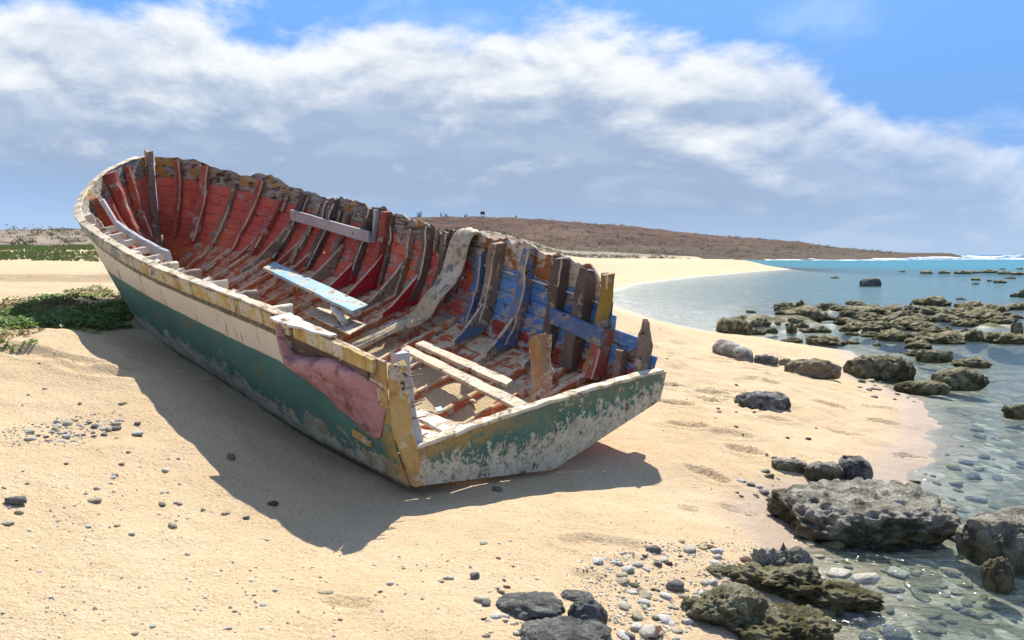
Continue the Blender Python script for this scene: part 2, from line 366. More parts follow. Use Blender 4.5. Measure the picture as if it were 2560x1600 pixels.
def axis(lo, hi, step, far_lo, far_hi, gr):
    a = list(np.arange(lo, hi, step)); s, x = step, hi
    while x < far_hi: a.append(x); s *= gr; x += s
    a.append(far_hi); s, x, b = step, lo, []
    while x > far_lo:
        s *= gr; x -= s; b.append(max(x, far_lo))
    return np.array(b[::-1] + a)
gx = axis(-4.5, 4.5, .032, -3500, 3500, 1.045); gy = axis(2.4, 12.0, .032, -60, 6000, 1.03)
GX, GY = np.meshgrid(gx, gy); fx, fy = GX.ravel(), GY.ravel()
gz = ground_z(fx, fy)
me = fast_mesh('ground', np.stack([fx, fy, gz], 1), grid_quads(len(gx), len(gy)), MAT_SAND)
_d = shore_dist(fx, fy)
dune = np.maximum(sstep(8, -14, fx - .04 * fy) * sstep(55, 70, fy + 3 * fbm2(fx, fy, .1, 2, 3)), sstep(108, 128, fy + 4 * fbm2(fx, fy, .08, 3, 4)) * sstep(4, 10, _d))
set_attr(me, 'dune', dune); set_attr(me, 'reef', sstep(.10, .30, REEF_LIFT(fx, fy)))
tag(link('ground', me), kind='structure')

# ------------------------------------------------------------------ sea
def water_material():
    m, nt = new_mat('sea_water')
    P = N(nt, 'ShaderNodeNewGeometry').outputs['Position']
    dep = N(nt, 'ShaderNodeAttribute', attribute_name='depth').outputs['Fac']
    dv = math_(nt, 'ADD', dep, math_(nt, 'MULTIPLY', math_(nt, 'SUBTRACT', noise(nt, scaled(nt, P, .02, .05, 1), 1.0, 4, .6), .5), math_(nt, 'MULTIPLY', dep, .9)))
    body = mixc(nt, rng(nt, dv, .35, .75), (.115, .165, .155), (.075, .20, .215))
    body = mixc(nt, rng(nt, dv, .8, 1.5), body, (.032, .215, .255))
    body = mixc(nt, rng(nt, dv, 2.6, 4.6), body, (.012, .13, .26))
    fac = math_(nt, 'SUBTRACT', 1.0, math_(nt, 'POWER', 2.718, math_(nt, 'MULTIPLY', dep, -1.55)))
    tr = N(nt, 'ShaderNodeBsdfTransparent', {'Color': (.90, .97, .95, 1)})
    df = N(nt, 'ShaderNodeBsdfDiffuse', {'Color': body})
    mx = N(nt, 'ShaderNodeMixShader', {0: fac, 1: tr.outputs[0], 2: df.outputs[0]})
    w1 = noise(nt, scaled(nt, P, 3.0, 7.0, 1), 1.0, 4, .6, .6); w2 = noise(nt, scaled(nt, P, 9.0, 20.0, 1), 1.0, 3, .6, .4); w3 = noise(nt, scaled(nt, P, .25, .9, 1), 1.0, 4, .6, .3)
    h = math_(nt, 'ADD', math_(nt, 'ADD', w1, math_(nt, 'MULTIPLY', w2, .4)), math_(nt, 'MULTIPLY', w3, 3.5))
    bp = N(nt, 'ShaderNodeBump', {'Strength': .7, 'Distance': .05, 'Height': h}).outputs[0]
    gl = N(nt, 'ShaderNodeBsdfGlossy', {'Color': (.9, .95, 1, 1), 'Roughness': .085, 'Normal': bp})
    fr = N(nt, 'ShaderNodeFresnel', {'IOR': 1.33, 'Normal': bp}).outputs[0]
    fr = math_(nt, 'MINIMUM', math_(nt, 'MULTIPLY', fr, .95), .42)
    out = N(nt, 'ShaderNodeMixShader', {0: fr, 1: mx.outputs[0], 2: gl.outputs[0]})
    N(nt, 'ShaderNodeOutputMaterial', {'Surface': out.outputs[0]})
    return m
MAT_SEA = water_material()
sx_ = axis(0.5, 14, .25, -800, 14000, 1.06); sy_ = axis(1.0, 30, .25, -60, 15000, 1.05)
SX, SY = np.meshgrid(sx_, sy_); wx, wy = SX.ravel(), SY.ravel()
wd = shore_dist(wx, wy)
wz = SEA_Z + (fbm2(wx, wy * 1.8, .5, 2, 77) * .006) * sstep(0, -2, wd) + fbm2(wx * .4, wy, .12, 3, 78) * .25 * sstep(140, 260, wy)
dp = np.maximum(0, SEA_Z - ground_z(wx, wy, False))
me = fast_mesh('sea', np.stack([wx, wy, wz], 1), grid_quads(len(sx_), len(sy_)), MAT_SEA)
set_attr(me, 'depth', dp)
quads_keep = None
bm = bmesh.new(); bm.from_mesh(me); bm.verts.ensure_lookup_table()
dead = [f for f in bm.faces if all(wd[v.index] > 4 + .05 * abs(wy[v.index]) for v in f.verts)]
bmesh.ops.delete(bm, geom=dead, context='FACES'); bm.to_mesh(me); bm.free()
tag(link('sea', me), kind='structure')

def foam_material():
    m, nt = new_mat('surf_foam')
    P = N(nt, 'ShaderNodeNewGeometry').outputs['Position']
    n = noise(nt, scaled(nt, P, .12, .5, .9), 1.0, 6, .65)
    col = mixc(nt, rng(nt, n, .40, .56), (.05, .26, .36), (.86, .88, .88))
    finish(nt, col, .7, n, .3, .6); return m
MAT_FOAM = foam_material()
def breaker(cx, cy, length, hgt, wid, seed, label):
    n, k = 140, 9; V = []
    for j in range(k):
        b = j / (k - 1); prof = math.sin(math.pi * b) ** 1.2 * (1.15 if b < .5 else .9)
        for i in range(n):
            a = i / (n - 1) * 2 - 1; x = cx + a * length / 2; env = max(0, 1 - abs(a) ** 3)
            nz = float(vn(np.array([[x * .06, seed, 0.2]]), seed)[0]); nz2 = float(vn(np.array([[x * .25, seed + b * 2, 0.6]]), seed + 3)[0])
            V.append((x, cy + (b - .5) * wid + nz * wid * 1.2, SEA_Z - .08 + prof * hgt * env * (.62 + .45 * nz + .35 * nz2)))
    o = link('breaking_wave', fast_mesh('breaking_wave', V, grid_quads(n, k), MAT_FOAM)); tag(o, label, 'wave', 'surf breaking over the outer reef')
for i, (cx, cy, ln, h, w) in enumerate([(150, 330, 190, 1.1, 4), (290, 300, 240, 1.2, 5), (235, 390, 210, 1.5, 5), (370, 430, 330, 1.9, 6), (420, 340, 300, 1.5, 5), (560, 560, 420, 2.8, 8), (330, 520, 260, 2.3, 7), (700, 700, 500, 3.4, 9), (110, 300, 80, .7, 3)]):
    breaker(cx, cy, ln, h, w, 100 + i, 'long white breaking wave on the outer reef near the horizon')

# ------------------------------------------------------------------ far hill
def hill_material():
    m, nt = new_mat('hill_rock')
    G = N(nt, 'ShaderNodeNewGeometry'); P = G.outputs['Position']
    a = noise(nt, P, .022, 6, .6); b = noise(nt, scaled(nt, P, 1, 1, 3), .11, 6, .65); c = noise(nt, P, .45, 5, .7)
    col = mixc(nt, rng(nt, a, .38, .62), (.105, .062, .045), (.155, .098, .070))
    col = mixc(nt, rng(nt, b, .54, .66), col, (.045, .032, .028))
    col = mixc(nt, rng(nt, c, .58, .70), col, (.20, .145, .105))
    z = N(nt, 'ShaderNodeSeparateXYZ', {0: P}).outputs[2]
    lowz = math_(nt, 'MULTIPLY', rng(nt, z, 9.0, 3.0), rng(nt, c, .35, .6))
    col = mixc(nt, lowz, col, (.115, .095, .065))
    sl = N(nt, 'ShaderNodeSeparateXYZ', {0: G.outputs['Normal']}).outputs[2]
    col = mixc(nt, rng(nt, sl, .90, .72), col, (.085, .052, .036))
    finish(nt, col, .95, math_(nt, 'ADD', b, c), 1.2, .9, .1); return m
MAT_HILL = hill_material()
RIDGE_PX = [(-600, 600), (0, 590), (500, 570), (800, 553), (1058, 547), (1200, 549), (1300, 552), (1500, 565), (1700, 585), (1900, 605), (2050, 620), (2160, 630), (2265, 637)]
RIDGE_Y = 430.0
_rx = np.array([(a - 1280) / F_PX * RIDGE_Y for a, b in RIDGE_PX]); _rz = np.array([CAM_H + (HORIZON - b) / F_PX * RIDGE_Y for a, b in RIDGE_PX])
def hill_z(x, y):
    x = np.asarray(x, float).ravel(); y = np.asarray(y, float).ravel()
    top = np.interp(x, _rx, _rz) + .9
    front = np.interp(x, [-400, -60, 60, 215], [210, 225, 265, 400]) + fbm2(x, y * 0, .02, 3, 6) * 18
    t = np.clip((y - front) / (RIDGE_Y - front), 0, 1); prof = np.interp(t, [0, .25, .55, .85, 1], [0, .22, .55, .93, 1])
    back = sstep(760, RIDGE_Y + 40, y)
    z = -1.2 + (top + 1.2) * prof * back
    rough = sstep(0, .15, t) * sstep(1.0, .6, np.abs(t - .45) * 1.0) * np.clip(top / 12, .12, 1)
    terr = np.abs(fbm2(x, y, .03, 4, 14)); z += (fbm2(x, y, .035, 4, 13) * 1.6 - terr * 2.2 + .6) * rough * (1 - .85 * sstep(.85, 1, t)) + fbm2(x, y, .25, 3, 15) * .35 * rough
    z += fbm2(x, y, .12, 3, 16) * .22
    return z
hx = np.arange(-420, 226, 2.2); hy = np.concatenate([np.arange(195, 460, 1.6), np.arange(460, 800, 14)])
HX, HY = np.meshgrid(hx, hy)
o = link('hill', fast_mesh('hill', np.stack([HX.ravel(), HY.ravel(), hill_z(HX, HY)], 1), grid_quads(len(hx), len(hy)), MAT_HILL)); tag(o, kind='structure')

# ------------------------------------------------------------------ boat materials
def obj_co(nt): return N(nt, 'ShaderNodeTexCoord').outputs['Object']
WOOD_D, WOOD_G, WOOD_T = (.045, .030, .020), (.27, .215, .16), (.33, .22, .13)
def wood_color(nt, P, grain=(1, 1, 1), pale=0.0):
    g = noise(nt, scaled(nt, P, *grain), 14, 6, .65, .5); w = noise(nt, P, 3.0, 4, .6)
    c = mixc(nt, rng(nt, g, .36, .62), WOOD_D, mixc(nt, rng(nt, w, .4, .6), (.21, .135, .08), WOOD_G))
    if pale: c = mixc(nt, math_(nt, 'MULTIPLY', rng(nt, g, .40, .55), pale), c, (.58, .48, .35))
    return c, g
def painted(name, c1, c2, under=None, wear=.5, wear_scale=7.0, pale=0.0, rust=.3, dark=.3, rough=.75, sandy=0.0):
    """paint over old wood: flakes, an undercoat ring, rust and grime"""
    m, nt = new_mat(name); P = obj_co(nt)
    wcol, g = wood_color(nt, P, pale=pale)
    a = noise(nt, P, wear_scale, 9, .68, .3); b = noise(nt, P, 2.2, 4, .55)
    col = mixc(nt, rng(nt, b, .35, .65), c1, c2)
    fine = noise(nt, P, 30, 5, .7)
    col = mixc(nt, math_(nt, 'MULTIPLY', rng(nt, fine, .5, .75), .35), col, tuple(x * .55 for x in c1))
    lo, hi = .735 - wear * .30, .745 - wear * .30
    chip = rng(nt, a, lo, hi + .01)
    if under: col = mixc(nt, rng(nt, a, lo - .035, lo - .02), col, under)
    col = mixc(nt, chip, col, wcol)
    col = mixc(nt, math_(nt, 'MULTIPLY', rng(nt, noise(nt, P, 4.5, 7, .7), .56, .70), rust), col, (.30, .115, .03))
    col = mixc(nt, math_(nt, 'MULTIPLY', rng(nt, noise(nt, P, 6.5, 8, .72), .57, .68), dark), col, (.022, .016, .012))
    if sandy:
        nz = N(nt, 'ShaderNodeSeparateXYZ', {0: N(nt, 'ShaderNodeNewGeometry').outputs['Normal']}).outputs[2]
        sd = math_(nt, 'MULTIPLY', rng(nt, nz, .55, .92), rng(nt, noise(nt, P, 8, 7, .7), .56 - sandy * .25, .66 - sandy * .25))
        col = mixc(nt, sd, col, (.66, .50, .30))
    hgt = math_(nt, 'ADD', math_(nt, 'MULTIPLY', g, .5), math_(nt, 'ADD', math_(nt, 'MULTIPLY', chip, -.5), math_(nt, 'MULTIPLY', fine, .25)))
    finish(nt, col, rough, hgt, .006, .8, .25)
    return m
def inside_material():
    """inner face of the side planking: red forward, blue aft, bare weathered strakes along the top (UV: s along, t up)"""
    m, nt = new_mat('inner_planking_paint'); P = obj_co(nt)
    uv = N(nt, 'ShaderNodeUVMap', uv_map='UVMap').outputs[0]; sp = N(nt, 'ShaderNodeSeparateXYZ', {0: uv}); s, t = sp.outputs[0], sp.outputs[1]
    wcol, g = wood_color(nt, scaled(nt, P, .25, 1, 1.4), pale=.35)
    a = noise(nt, scaled(nt, P, .6, 1, 1), 7.5, 9, .70, .3); b = noise(nt, P, 1.7, 4, .55); c = noise(nt, P, 5.0, 6, .65); fine = noise(nt, P, 34, 5, .7)
    red = mixc(nt, rng(nt, b, .35, .62), (.50, .10, .072), (.62, .15, .088))
    red = mixc(nt, rng(nt, c, .60, .68), red, (.64, .21, .07))
    blue = mixc(nt, rng(nt, b, .36, .62), (.075, .19, .41), (.13, .28, .50))
    sn = math_(nt, 'ADD', s, math_(nt, 'MULTIPLY', math_(nt, 'SUBTRACT', c, .5), .10))
    col = mixc(nt, rng(nt, sn, .365, .350), red, blue)
    low = math_(nt, 'MULTIPLY', rng(nt, sn, .34, .32), rng(nt, math_(nt, 'ADD', t, math_(nt, 'MULTIPLY', math_(nt, 'SUBTRACT', c, .5), .5)), .24, .18))
    col = mixc(nt, low, col, (.32, .06, .035))
    wearing = rng(nt, s, .80, .45, .0, .085)                                   # aft half is more worn
    a2 = math_(nt, 'ADD', a, wearing)
    col = mixc(nt, rng(nt, a2, .600, .612), col, (.33, .32, .335))              # grey undercoat
    col = mixc(nt, rng(nt, a2, .645, .66), col, mixc(nt, rng(nt, c, .45, .55), (.42, .36, .27), wcol))
    tt = math_(nt, 'ADD', t, math_(nt, 'MULTIPLY', math_(nt, 'SUBTRACT', c, .5), .13))
    top = rng(nt, tt, .745, .765)
    cream = mixc(nt, rng(nt, a, .54, .62), (.56, .47, .34), wcol)
    ochre = mixc(nt, rng(nt, a, .50, .54), (.42, .215, .035), wcol)
    grey = mixc(nt, rng(nt, a, .48, .60), wcol, (.30, .27, .235))
    topc = mixc(nt, rng(nt, noise(nt, P, 2.6, 3, .5), .56, .60), grey, ochre)
    topc = mixc(nt, rng(nt, sn, .36, .34), topc, mixc(nt, rng(nt, c, .48, .56), cream, (.30, .12, .035)))
    col = mixc(nt, top, col, topc)
    col = mixc(nt, math_(nt, 'MULTIPLY', rng(nt, noise(nt, P, 9, 8, .72), .585, .66), .8), col, (.018, .013, .010))
    col = mixc(nt, math_(nt, 'MULTIPLY', rng(nt, fine, .48, .72), .40), col, (.10, .035, .025))
    h = math_(nt, 'ADD', math_(nt, 'MULTIPLY', g, .6), math_(nt, 'ADD', math_(nt, 'MULTIPLY', a, .6), math_(nt, 'MULTIPLY', fine, .3)))
    finish(nt, col, .72, h, .008, .9, .25); return m
def outside_material():
    """outer skin: boot band in green, cream topside, dark strip under the rail, rust runs (UV: s along, t up)"""
    m, nt = new_mat('outer_hull_paint'); P = obj_co(nt)
    uv = N(nt, 'ShaderNodeUVMap', uv_map='UVMap').outputs[0]; sp = N(nt, 'ShaderNodeSeparateXYZ', {0: uv}); s, t = sp.outputs[0], sp.outputs[1]
    n1 = noise(nt, P, 2.0, 5, .6); n2 = noise(nt, P, 9, 8, .7, .3); n3 = noise(nt, P, 28, 6, .7); n4 = noise(nt, scaled(nt, P, 7, 7, .6), 2.6, 5, .6)
    cream = mixc(nt, rng(nt, n1, .35, .65), (.78, .64, .45), (.84, .73, .54))
    cream = mixc(nt, math_(nt, 'MULTIPLY', rng(nt, n3, .56, .68), .35), cream, (.50, .36, .22))
    green = mixc(nt, rng(nt, n1, .35, .65), (.075, .18, .142), (.102, .22, .178))
    pale = mixc(nt, rng(nt, n2, .42, .60), (.52, .50, .38), (.33, .28, .19))
    pale = mixc(nt, rng(nt, noise(nt, P, 12, 8, .75), .60, .63), pale, (.11, .035, .03))
    w = math_(nt, 'MULTIPLY', math_(nt, 'SUBTRACT', n2, .5), .10)
    gtop = rng(nt, s, .48, .85, .62, .44)
    tg = math_(nt, 'ADD', t, math_(nt, 'MULTIPLY', w, .22))
    col = mixc(nt, rng(nt, math_(nt, 'SUBTRACT', tg, gtop), .012, -.004), cream, green)
    # green flaking towards the bottom
    gb = math_(nt, 'ADD', t, math_(nt, 'MULTIPLY', math_(nt, 'SUBTRACT', noise(nt, P, 5.0, 9, .68, .3), .5), .75))
    gbase = rng(nt, s, 0.0, .45, .17, .22)
    col = mixc(nt, rng(nt, math_(nt, 'SUBTRACT', gb, gbase), .012, -.012), col, pale)
    col = mixc(nt, math_(nt, 'MULTIPLY', rng(nt, n2, .665, .675), rng(nt, t, .72, .6)), col, (.62, .57, .42))     # small chips in the green
    # dark strip below the rail
    tr = math_(nt, 'ADD', t, math_(nt, 'MULTIPLY', w, .35))
    strip = math_(nt, 'MULTIPLY', rng(nt, tr, .818, .832), rng(nt, s, .80, .70))
    col = mixc(nt, strip, col, mixc(nt, rng(nt, n3, .40, .58), (.10, .085, .065), (.23, .19, .13)))
    # runs of rust down the planks
    run = math_(nt, 'MULTIPLY', rng(nt, n4, .565, .64), rng(nt, noise(nt, scaled(nt, P, 1.6, 1.6, .5), 3.1, 3, .5), .44, .56))
    col = mixc(nt, math_(nt, 'MULTIPLY', run, .85), col, (.34, .17, .06))
    # ochre staining at the after end
    st = math_(nt, 'MULTIPLY', rng(nt, math_(nt, 'ADD', s, math_(nt, 'MULTIPLY', w, .35)), .022, .008), rng(nt, n2, .30, .52))
    col = mixc(nt, st, col, (.40, .255, .085))
    h = math_(nt, 'ADD', math_(nt, 'MULTIPLY', n2, .5), math_(nt, 'MULTIPLY', n3, .25))
    finish(nt, col, .55, h, .004, .7, .35); return m
def transom_material():
    m, nt = new_mat('transom_paint'); P = obj_co(nt); sp = N(nt, 'ShaderNodeSeparateXYZ', {0: P}); v, z = sp.outputs[1], sp.outputs[2]
    a = noise(nt, P, 13, 10, .74, .5); b = noise(nt, P, 2.4, 5, .6); c = noise(nt, P, 16, 8, .75); f = noise(nt, P, 36, 6, .7)
    col = mixc(nt, rng(nt, b, .35, .65), (.056, .145, .108), (.085, .185, .14))
    pale = mixc(nt, rng(nt, c, .40, .58), (.58, .54, .41), (.40, .36, .25))
    pale = mixc(nt, rng(nt, c, .575, .60), pale, (.075, .030, .028))
    # more bare towards the bottom edge and mid breadth
    keel = math_(nt, 'SUBTRACT', z, math_(nt, 'MULTIPLY', math_(nt, 'ABSOLUTE', v), .20))
    k = rng(nt, keel, -.36, -.05, .20, -.075, smooth=False)
    k = math_(nt, 'ADD', k, rng(nt, math_(nt, 'ABSOLUTE', math_(nt, 'SUBTRACT', v, .25)), .9, .0, -.07, .045))
    col = mixc(nt, rng(nt, math_(nt, 'ADD', a, k), .515, .53), col, pale)
    och = math_(nt, 'MULTIPLY', rng(nt, math_(nt, 'ADD', z, math_(nt, 'MULTIPLY', math_(nt, 'SUBTRACT', b, .5), .35)), -.06, .06), rng(nt, v, -.15, -.75, .25, 1.0))
    col = mixc(nt, math_(nt, 'MULTIPLY', och, rng(nt, c, .35, .5)), col, (.36, .23, .075))
    col = mixc(nt, math_(nt, 'MULTIPLY', rng(nt, f, .5, .7), .35), col, (.06, .05, .035))
    h = math_(nt, 'ADD', math_(nt, 'MULTIPLY', a, .8), math_(nt, 'MULTIPLY', f, .3))
    finish(nt, col, .6, h, .006, .9, .3); return m
MI = inside_material(); MO = outside_material(); MT = transom_material()
M_RIB_R = painted('rib_red_brown', (.30, .070, .050), (.42, .110, .068), (.36, .25, .20), .46, 7, .6, .25, .4)
M_RIB_BARE = painted('rib_bare_wood', (.22, .14, .09), (.31, .22, .155), None, .62, 8, .8, .35, .45)
M_RIB_BLUE = painted('rib_blue', (.08, .14, .26), (.12, .19, .32), (.26, .22, .19), .62, 7, .5, .5, .75)
M_RIB_DARK = painted('rib_and_cavity_dark', (.10, .072, .055), (.17, .122, .090), None, .5, 7, .3, .2, .5)
M_RIB_YEL = painted('rib_yellow_brown', (.40, .24, .03), (.30, .17, .05), None, .66, 3.5, .4, .5, .5)
M_KNEE_RED = painted('knee_crimson', (.38, .014, .022), (.45, .026, .026), (.25, .12, .1), .26, 7, .4, .1, .25)
M_FLOOR = painted('floor_timber_orange', (.46, .12, .045), (.54, .17, .065), (.64, .52, .36), .60, 7, .95, .35, .2, .85, .6)
M_BOTTOM = painted('bottom_plank_red', (.46, .10, .042), (.54, .15, .06), (.52, .40, .28), .46, 6, .7, .3, .25, .85, .5)
M_OCHRE = painted('ochre_rail', (.44, .26, .08), (.52, .37, .15), (.60, .50, .34), .52, 6, .8, .75, .5)
def rail_material():
    m, nt = new_mat('weathered_rail'); P = obj_co(nt); x = N(nt, 'ShaderNodeSeparateXYZ', {0: P}).outputs[0]
    st = noise(nt, scaled(nt, P, 9, 9, 1.2), 1.6, 6, .65); a = noise(nt, P, 6, 9, .7); b = noise(nt, P, 1.4, 3, .5); f = noise(nt, P, 30, 5, .7)
    col = mixc(nt, rng(nt, math_(nt, 'ADD', x, math_(nt, 'MULTIPLY', math_(nt, 'SUBTRACT', b, .5), 3.0)), 3.0, 3.9), (.55, .37, .12), (.27, .31, .29))
    col = mixc(nt, rng(nt, a, .46, .56), col, (.62, .54, .38))
    col = mixc(nt, math_(nt, 'MULTIPLY', rng(nt, st, .52, .64), .8), col, (.20, .105, .04))
    col = mixc(nt, rng(nt, a, .61, .64), col, (.13, .11, .085))
    col = mixc(nt, math_(nt, 'MULTIPLY', rng(nt, f, .52, .7), .4), col, (.08, .06, .04))
    finish(nt, col, .7, math_(nt, 'ADD', a, math_(nt, 'MULTIPLY', f, .3)), .008, .9, .25); return m
M_RAIL = rail_material()
M_CREAM = painted('cream_timber', (.66, .57, .43), (.72, .64, .50), (.45, .33, .18), .44, 6, .9, .45, .3)
M_WHITEW = painted('worn_white_wood', (.62, .56, .48), (.68, .62, .54), (.40, .27, .17), .52, 8, .9, .4, .3)
M_CAP = painted('worn_capping', (.62, .52, .36), (.68, .60, .46), (.42, .28, .12), .58, 7, .9, .6, .5)
M_GREY = painted('grey_timber', (.42, .42, .43), (.50, .49, .48), None, .40, 7, .8, .2, .3)
M_GREYWOOD = painted('silvered_wood', (.36, .32, .31), (.46, .42, .40), None, .48, 8, .9, .1, .35)
M_SKYBLUE = painted('sky_blue_board', (.24, .42, .48), (.36, .53, .57), (.50, .50, .44), .62, 6, 1.0, .2, .3)
M_PLANKW = painted('bare_pale_board', (.54, .42, .28), (.64, .52, .37), (.40, .32, .24), .60, 8, .9, .55, .45)
M_STEEL = painted('rusty_iron', (.16, .08, .045), (.22, .12, .07), None, .3, 20, 0, .6, .3, .6)
M_EDGE = painted('bare_arris', (.50, .37, .24), (.60, .48, .34), (.30, .19, .11), .48, 10, .9, .4, .35)
M_POST = painted('orange_stained_post', (.33, .17, .07), (.50, .37, .23), (.60, .52, .40), .56, 6, .8, .8, .8)

# ------------------------------------------------------------------ boat shapes
boat = bpy.data.objects.new('wrecked_boat', None); COL.objects.link(boat); boat.matrix_world = BOAT_M; boat.empty_display_size = .3
tag(boat, 'wrecked wooden boat with green and cream hull, open red interior, lying on sand', 'boat')
def sweep(path, A, B, w, d, cham=.007, jit=.004, seed=0, ends=0.0):
    """chamfered timber along a path; A = width direction, B = depth direction at each point"""
    path = np.asarray(path, float); n = len(path); A = np.broadcast_to(np.asarray(A, float), path.shape); B = np.broadcast_to(np.asarray(B, float), path.shape)
    w = np.broadcast_to(np.asarray(w, float), n); d = np.broadcast_to(np.asarray(d, float), n); V = []
    for i in range(n):
        a, b = w[i] / 2, d[i] / 2; c = min(cham, a * .45, b * .45)
        for x, y in ((-a + c, -b), (a - c, -b), (a, -b + c), (a, b - c), (a - c, b), (-a + c, b), (-a, b - c), (-a, -b + c)):
            V.append(path[i] + A[i] * x + B[i] * y)
    V = np.array(V)
    if jit: V += np.stack([fbm(V * 11 + k * 31.7, 2, seed + k) for k in range(3)], 1) * jit
    if ends:
        T = path[-1] - path[-2]; T /= np.linalg.norm(T); V[-8:] += T[None] * (np.array([RNG.uniform(-1, 1) for _ in range(8)]) * ends)[:, None]
    Fc = [(i * 8 + k, i * 8 + (k + 1) % 8, i * 8 + 8 + (k + 1) % 8, i * 8 + 8 + k) for i in range(n - 1) for k in range(8)]
    Fc += [tuple(range(7, -1, -1)), tuple(range((n - 1) * 8, n * 8))]
    return V, Fc
def part(name, VF, mat, parent=boat, uv=None, label=None, smooth=False, edge=None):
    o = link(name, make_mesh(name, VF[0], VF[1], mat, uv, smooth), parent)
    if edge:                                             # arrises worn back to bare wood
        o.data.materials.append(edge); n8 = len(VF[1]) - 2
        on = {1: random.random() < .6, 3: random.random() < .7, 5: random.random() < .7, 7: random.random() < .6}; idx = []
        for k in range(len(VF[1])):
            if k >= 8 and random.random() < .10: on[k % 8] = not on.get(k % 8, False)
            idx.append(1 if k < n8 and k % 2 and on[k % 8] else 0)
        o.data.polygons.foreach_set('material_index', idx)
    if label: o['label'] = label
    return o
def unit(v): v = np.asarray(v, float); return v / (np.linalg.norm(v, axis=-1, keepdims=True) + 1e-12)
def strake(s0, s1, t0, t1, sg, thick, n=46, top=None, bot=None, seed=0, off=0.0, groove=.011, jag=0.0, endjag=0.0):
    """one plank of the side; top/bot optional functions of s for broken edges"""
    s = np.linspace(s0, s1, n); V = []; UV = []
    tt = np.full(n, t1) if top is None else top(s); tb = np.full(n, t0) if bot is None else bot(s)
    if jag: tt = tt + jag * fbm(np.stack([s * 40, s * 0 + seed, s * 0], 1), 4, seed, .7)
    tt = np.maximum(tt, tb + .004)
    hgt = np.linalg.norm(side_pt(s, tt, sg) - side_pt(s, tb, sg), axis=1); e = np.minimum(.010 / np.maximum(hgt, .02), .3) * (tt - tb)
    rows = [(tb, groove), (tb + e, 0), (tt - e, 0), (tt, groove * .6), (tt, thick), (tb, thick)]
    ring = []
    for tv, o in rows:
        p = side_pt(s, tv, sg) + side_nrm(s, np.clip(tv, .02, 1.2), sg) * (o + off); ring.append(p)
    ring = np.array(ring)                                              # 6, n, 3
    if endjag:
        for k in range(6):
            for e_ in (0, n - 1): ring[k, e_, 0] += endjag * float(vn([[k * 3.1, seed + e_, .3]], seed)[0])
    V = ring.transpose(1, 0, 2).reshape(-1, 3); UV = np.stack([np.repeat(s, 6), np.stack([r[0] for r in rows], 1).ravel()], 1)
    Fc = [(i * 6 + k, i * 6 + (k + 1) % 6, i * 6 + 6 + (k + 1) % 6, i * 6 + 6 + k) for i in range(n - 1) for k in range(6)]
    if sg < 0: Fc = [f[::-1] for f in Fc]
    Fc += [tuple(range(6)), tuple(range((n - 1) * 6, n * 6))]
    return (V, Fc), UV

# side planking, both sides
T_EDGES = [0, .13, .26, .385, .51, .635, .76, .885, 1.0]
def stb_top(s):      # broken upper edge of the starboard side
    return np.interp(s, [0, .085, .10, .118, .128, .15, .19, .20, .24, .27, .35, .355, .43, .44, .50, .505, .705, .708, .716, .719, .74, .80, .88, .93, 1], [.50, .53, .80, .93, 1.04, 1.03, 1.05, 1.0, 1.04, 1.05, 1.05, 1.0, 1.0, .985, 1.03, 1.02, 1.02, .80, .80, .97, 1.0, 1.01, 1.0, 1.02, 1.03])
for k in range(8):
    a, b = T_EDGES[k], T_EDGES[k + 1]
    # starboard: the upper strakes stop short of the transom where they broke away
    s0 = [0.004, .004, .012, .03, .082, .09, .10, .105][k]
    if k == 7:
        for s_a, s_b in ((.105, .352), (.356, .503), (.507, .706), (.72, .995)):
            vf, uv = strake(s_a, s_b, a, b, 1, .030, 40, top=lambda s: np.maximum(stb_top(s) - .012, .89), seed=k + int(s_a * 99), jag=.045, endjag=.04); part('plank', vf, MI, uv=uv)
    elif k == 6:
        for s_a, s_b in ((s0, .335), (.338, .709), (.721, .996)):
            vf, uv = strake(s_a, s_b, a, b, 1, .030, 40, seed=k + int(s_a * 99), endjag=.05, top=(lambda s: np.minimum(.885, stb_top(s) - .01))); part('plank', vf, MI, uv=uv)
    else:
        cut = [.62, .44, .70, .38, .55, .30][k]
        for s_a, s_b in ((s0, cut - .001), (cut + .001, .997)):
            vf, uv = strake(s_a, s_b, a, b, 1, .030, 40, seed=k + int(s_a * 99), endjag=.05 if s_a == s0 and k > 1 else 0); part('plank', vf, MI, uv=uv)
    cut = [.5, .66, .4, .74, .48, .69, .36, .58][k]
    for s_a, s_b in ((.004, cut - .001), (cut + .001, .997)):
        vf, uv = strake(s_a, s_b, a, b, -1, .026, 40, seed=60 + k, jag=.008 if k == 7 else 0); part('plank', vf, MI, uv=uv)
# outer skin of the port side
def skin():
    n, k = 120, 22; s = np.linspace(0.0, .999, n); t = np.linspace(-.01, 1.0, k); S, T = np.meshgrid(s, t)
    S, T = S.ravel(), T.ravel(); nr = side_nrm(S, np.clip(T, .02, 1), -1); p = side_pt(S, T, -1)
    bump = fbm(p * 1.6, 3, 9)[:, None] * .006
    V = np.vstack([p + nr * (.030 + bump), p + nr * .0265]); q = grid_quads(n, k); m_ = n * k
    Fc = [tuple(f) for f in q] + [tuple(f[::-1] + m_) for f in q]
    ed = [i for i in range(n)] + [j * n + n - 1 for j in range(1, k)] + [(k - 1) * n + i for i in range(n - 2, -1, -1)] + [j * n for j in range(k - 2, 0, -1)]
    Fc += [(ed[(i + 1) % len(ed)], ed[i], ed[i] + m_, ed[(i + 1) % len(ed)] + m_) for i in range(len(ed))]
    return (V, Fc), np.vstack([np.stack([S, T], 1)] * 2)
vf, uv = skin(); part('outer_skin', vf, MO, uv=uv, label='port side skin, cream above a green band with rust runs', smooth=True)
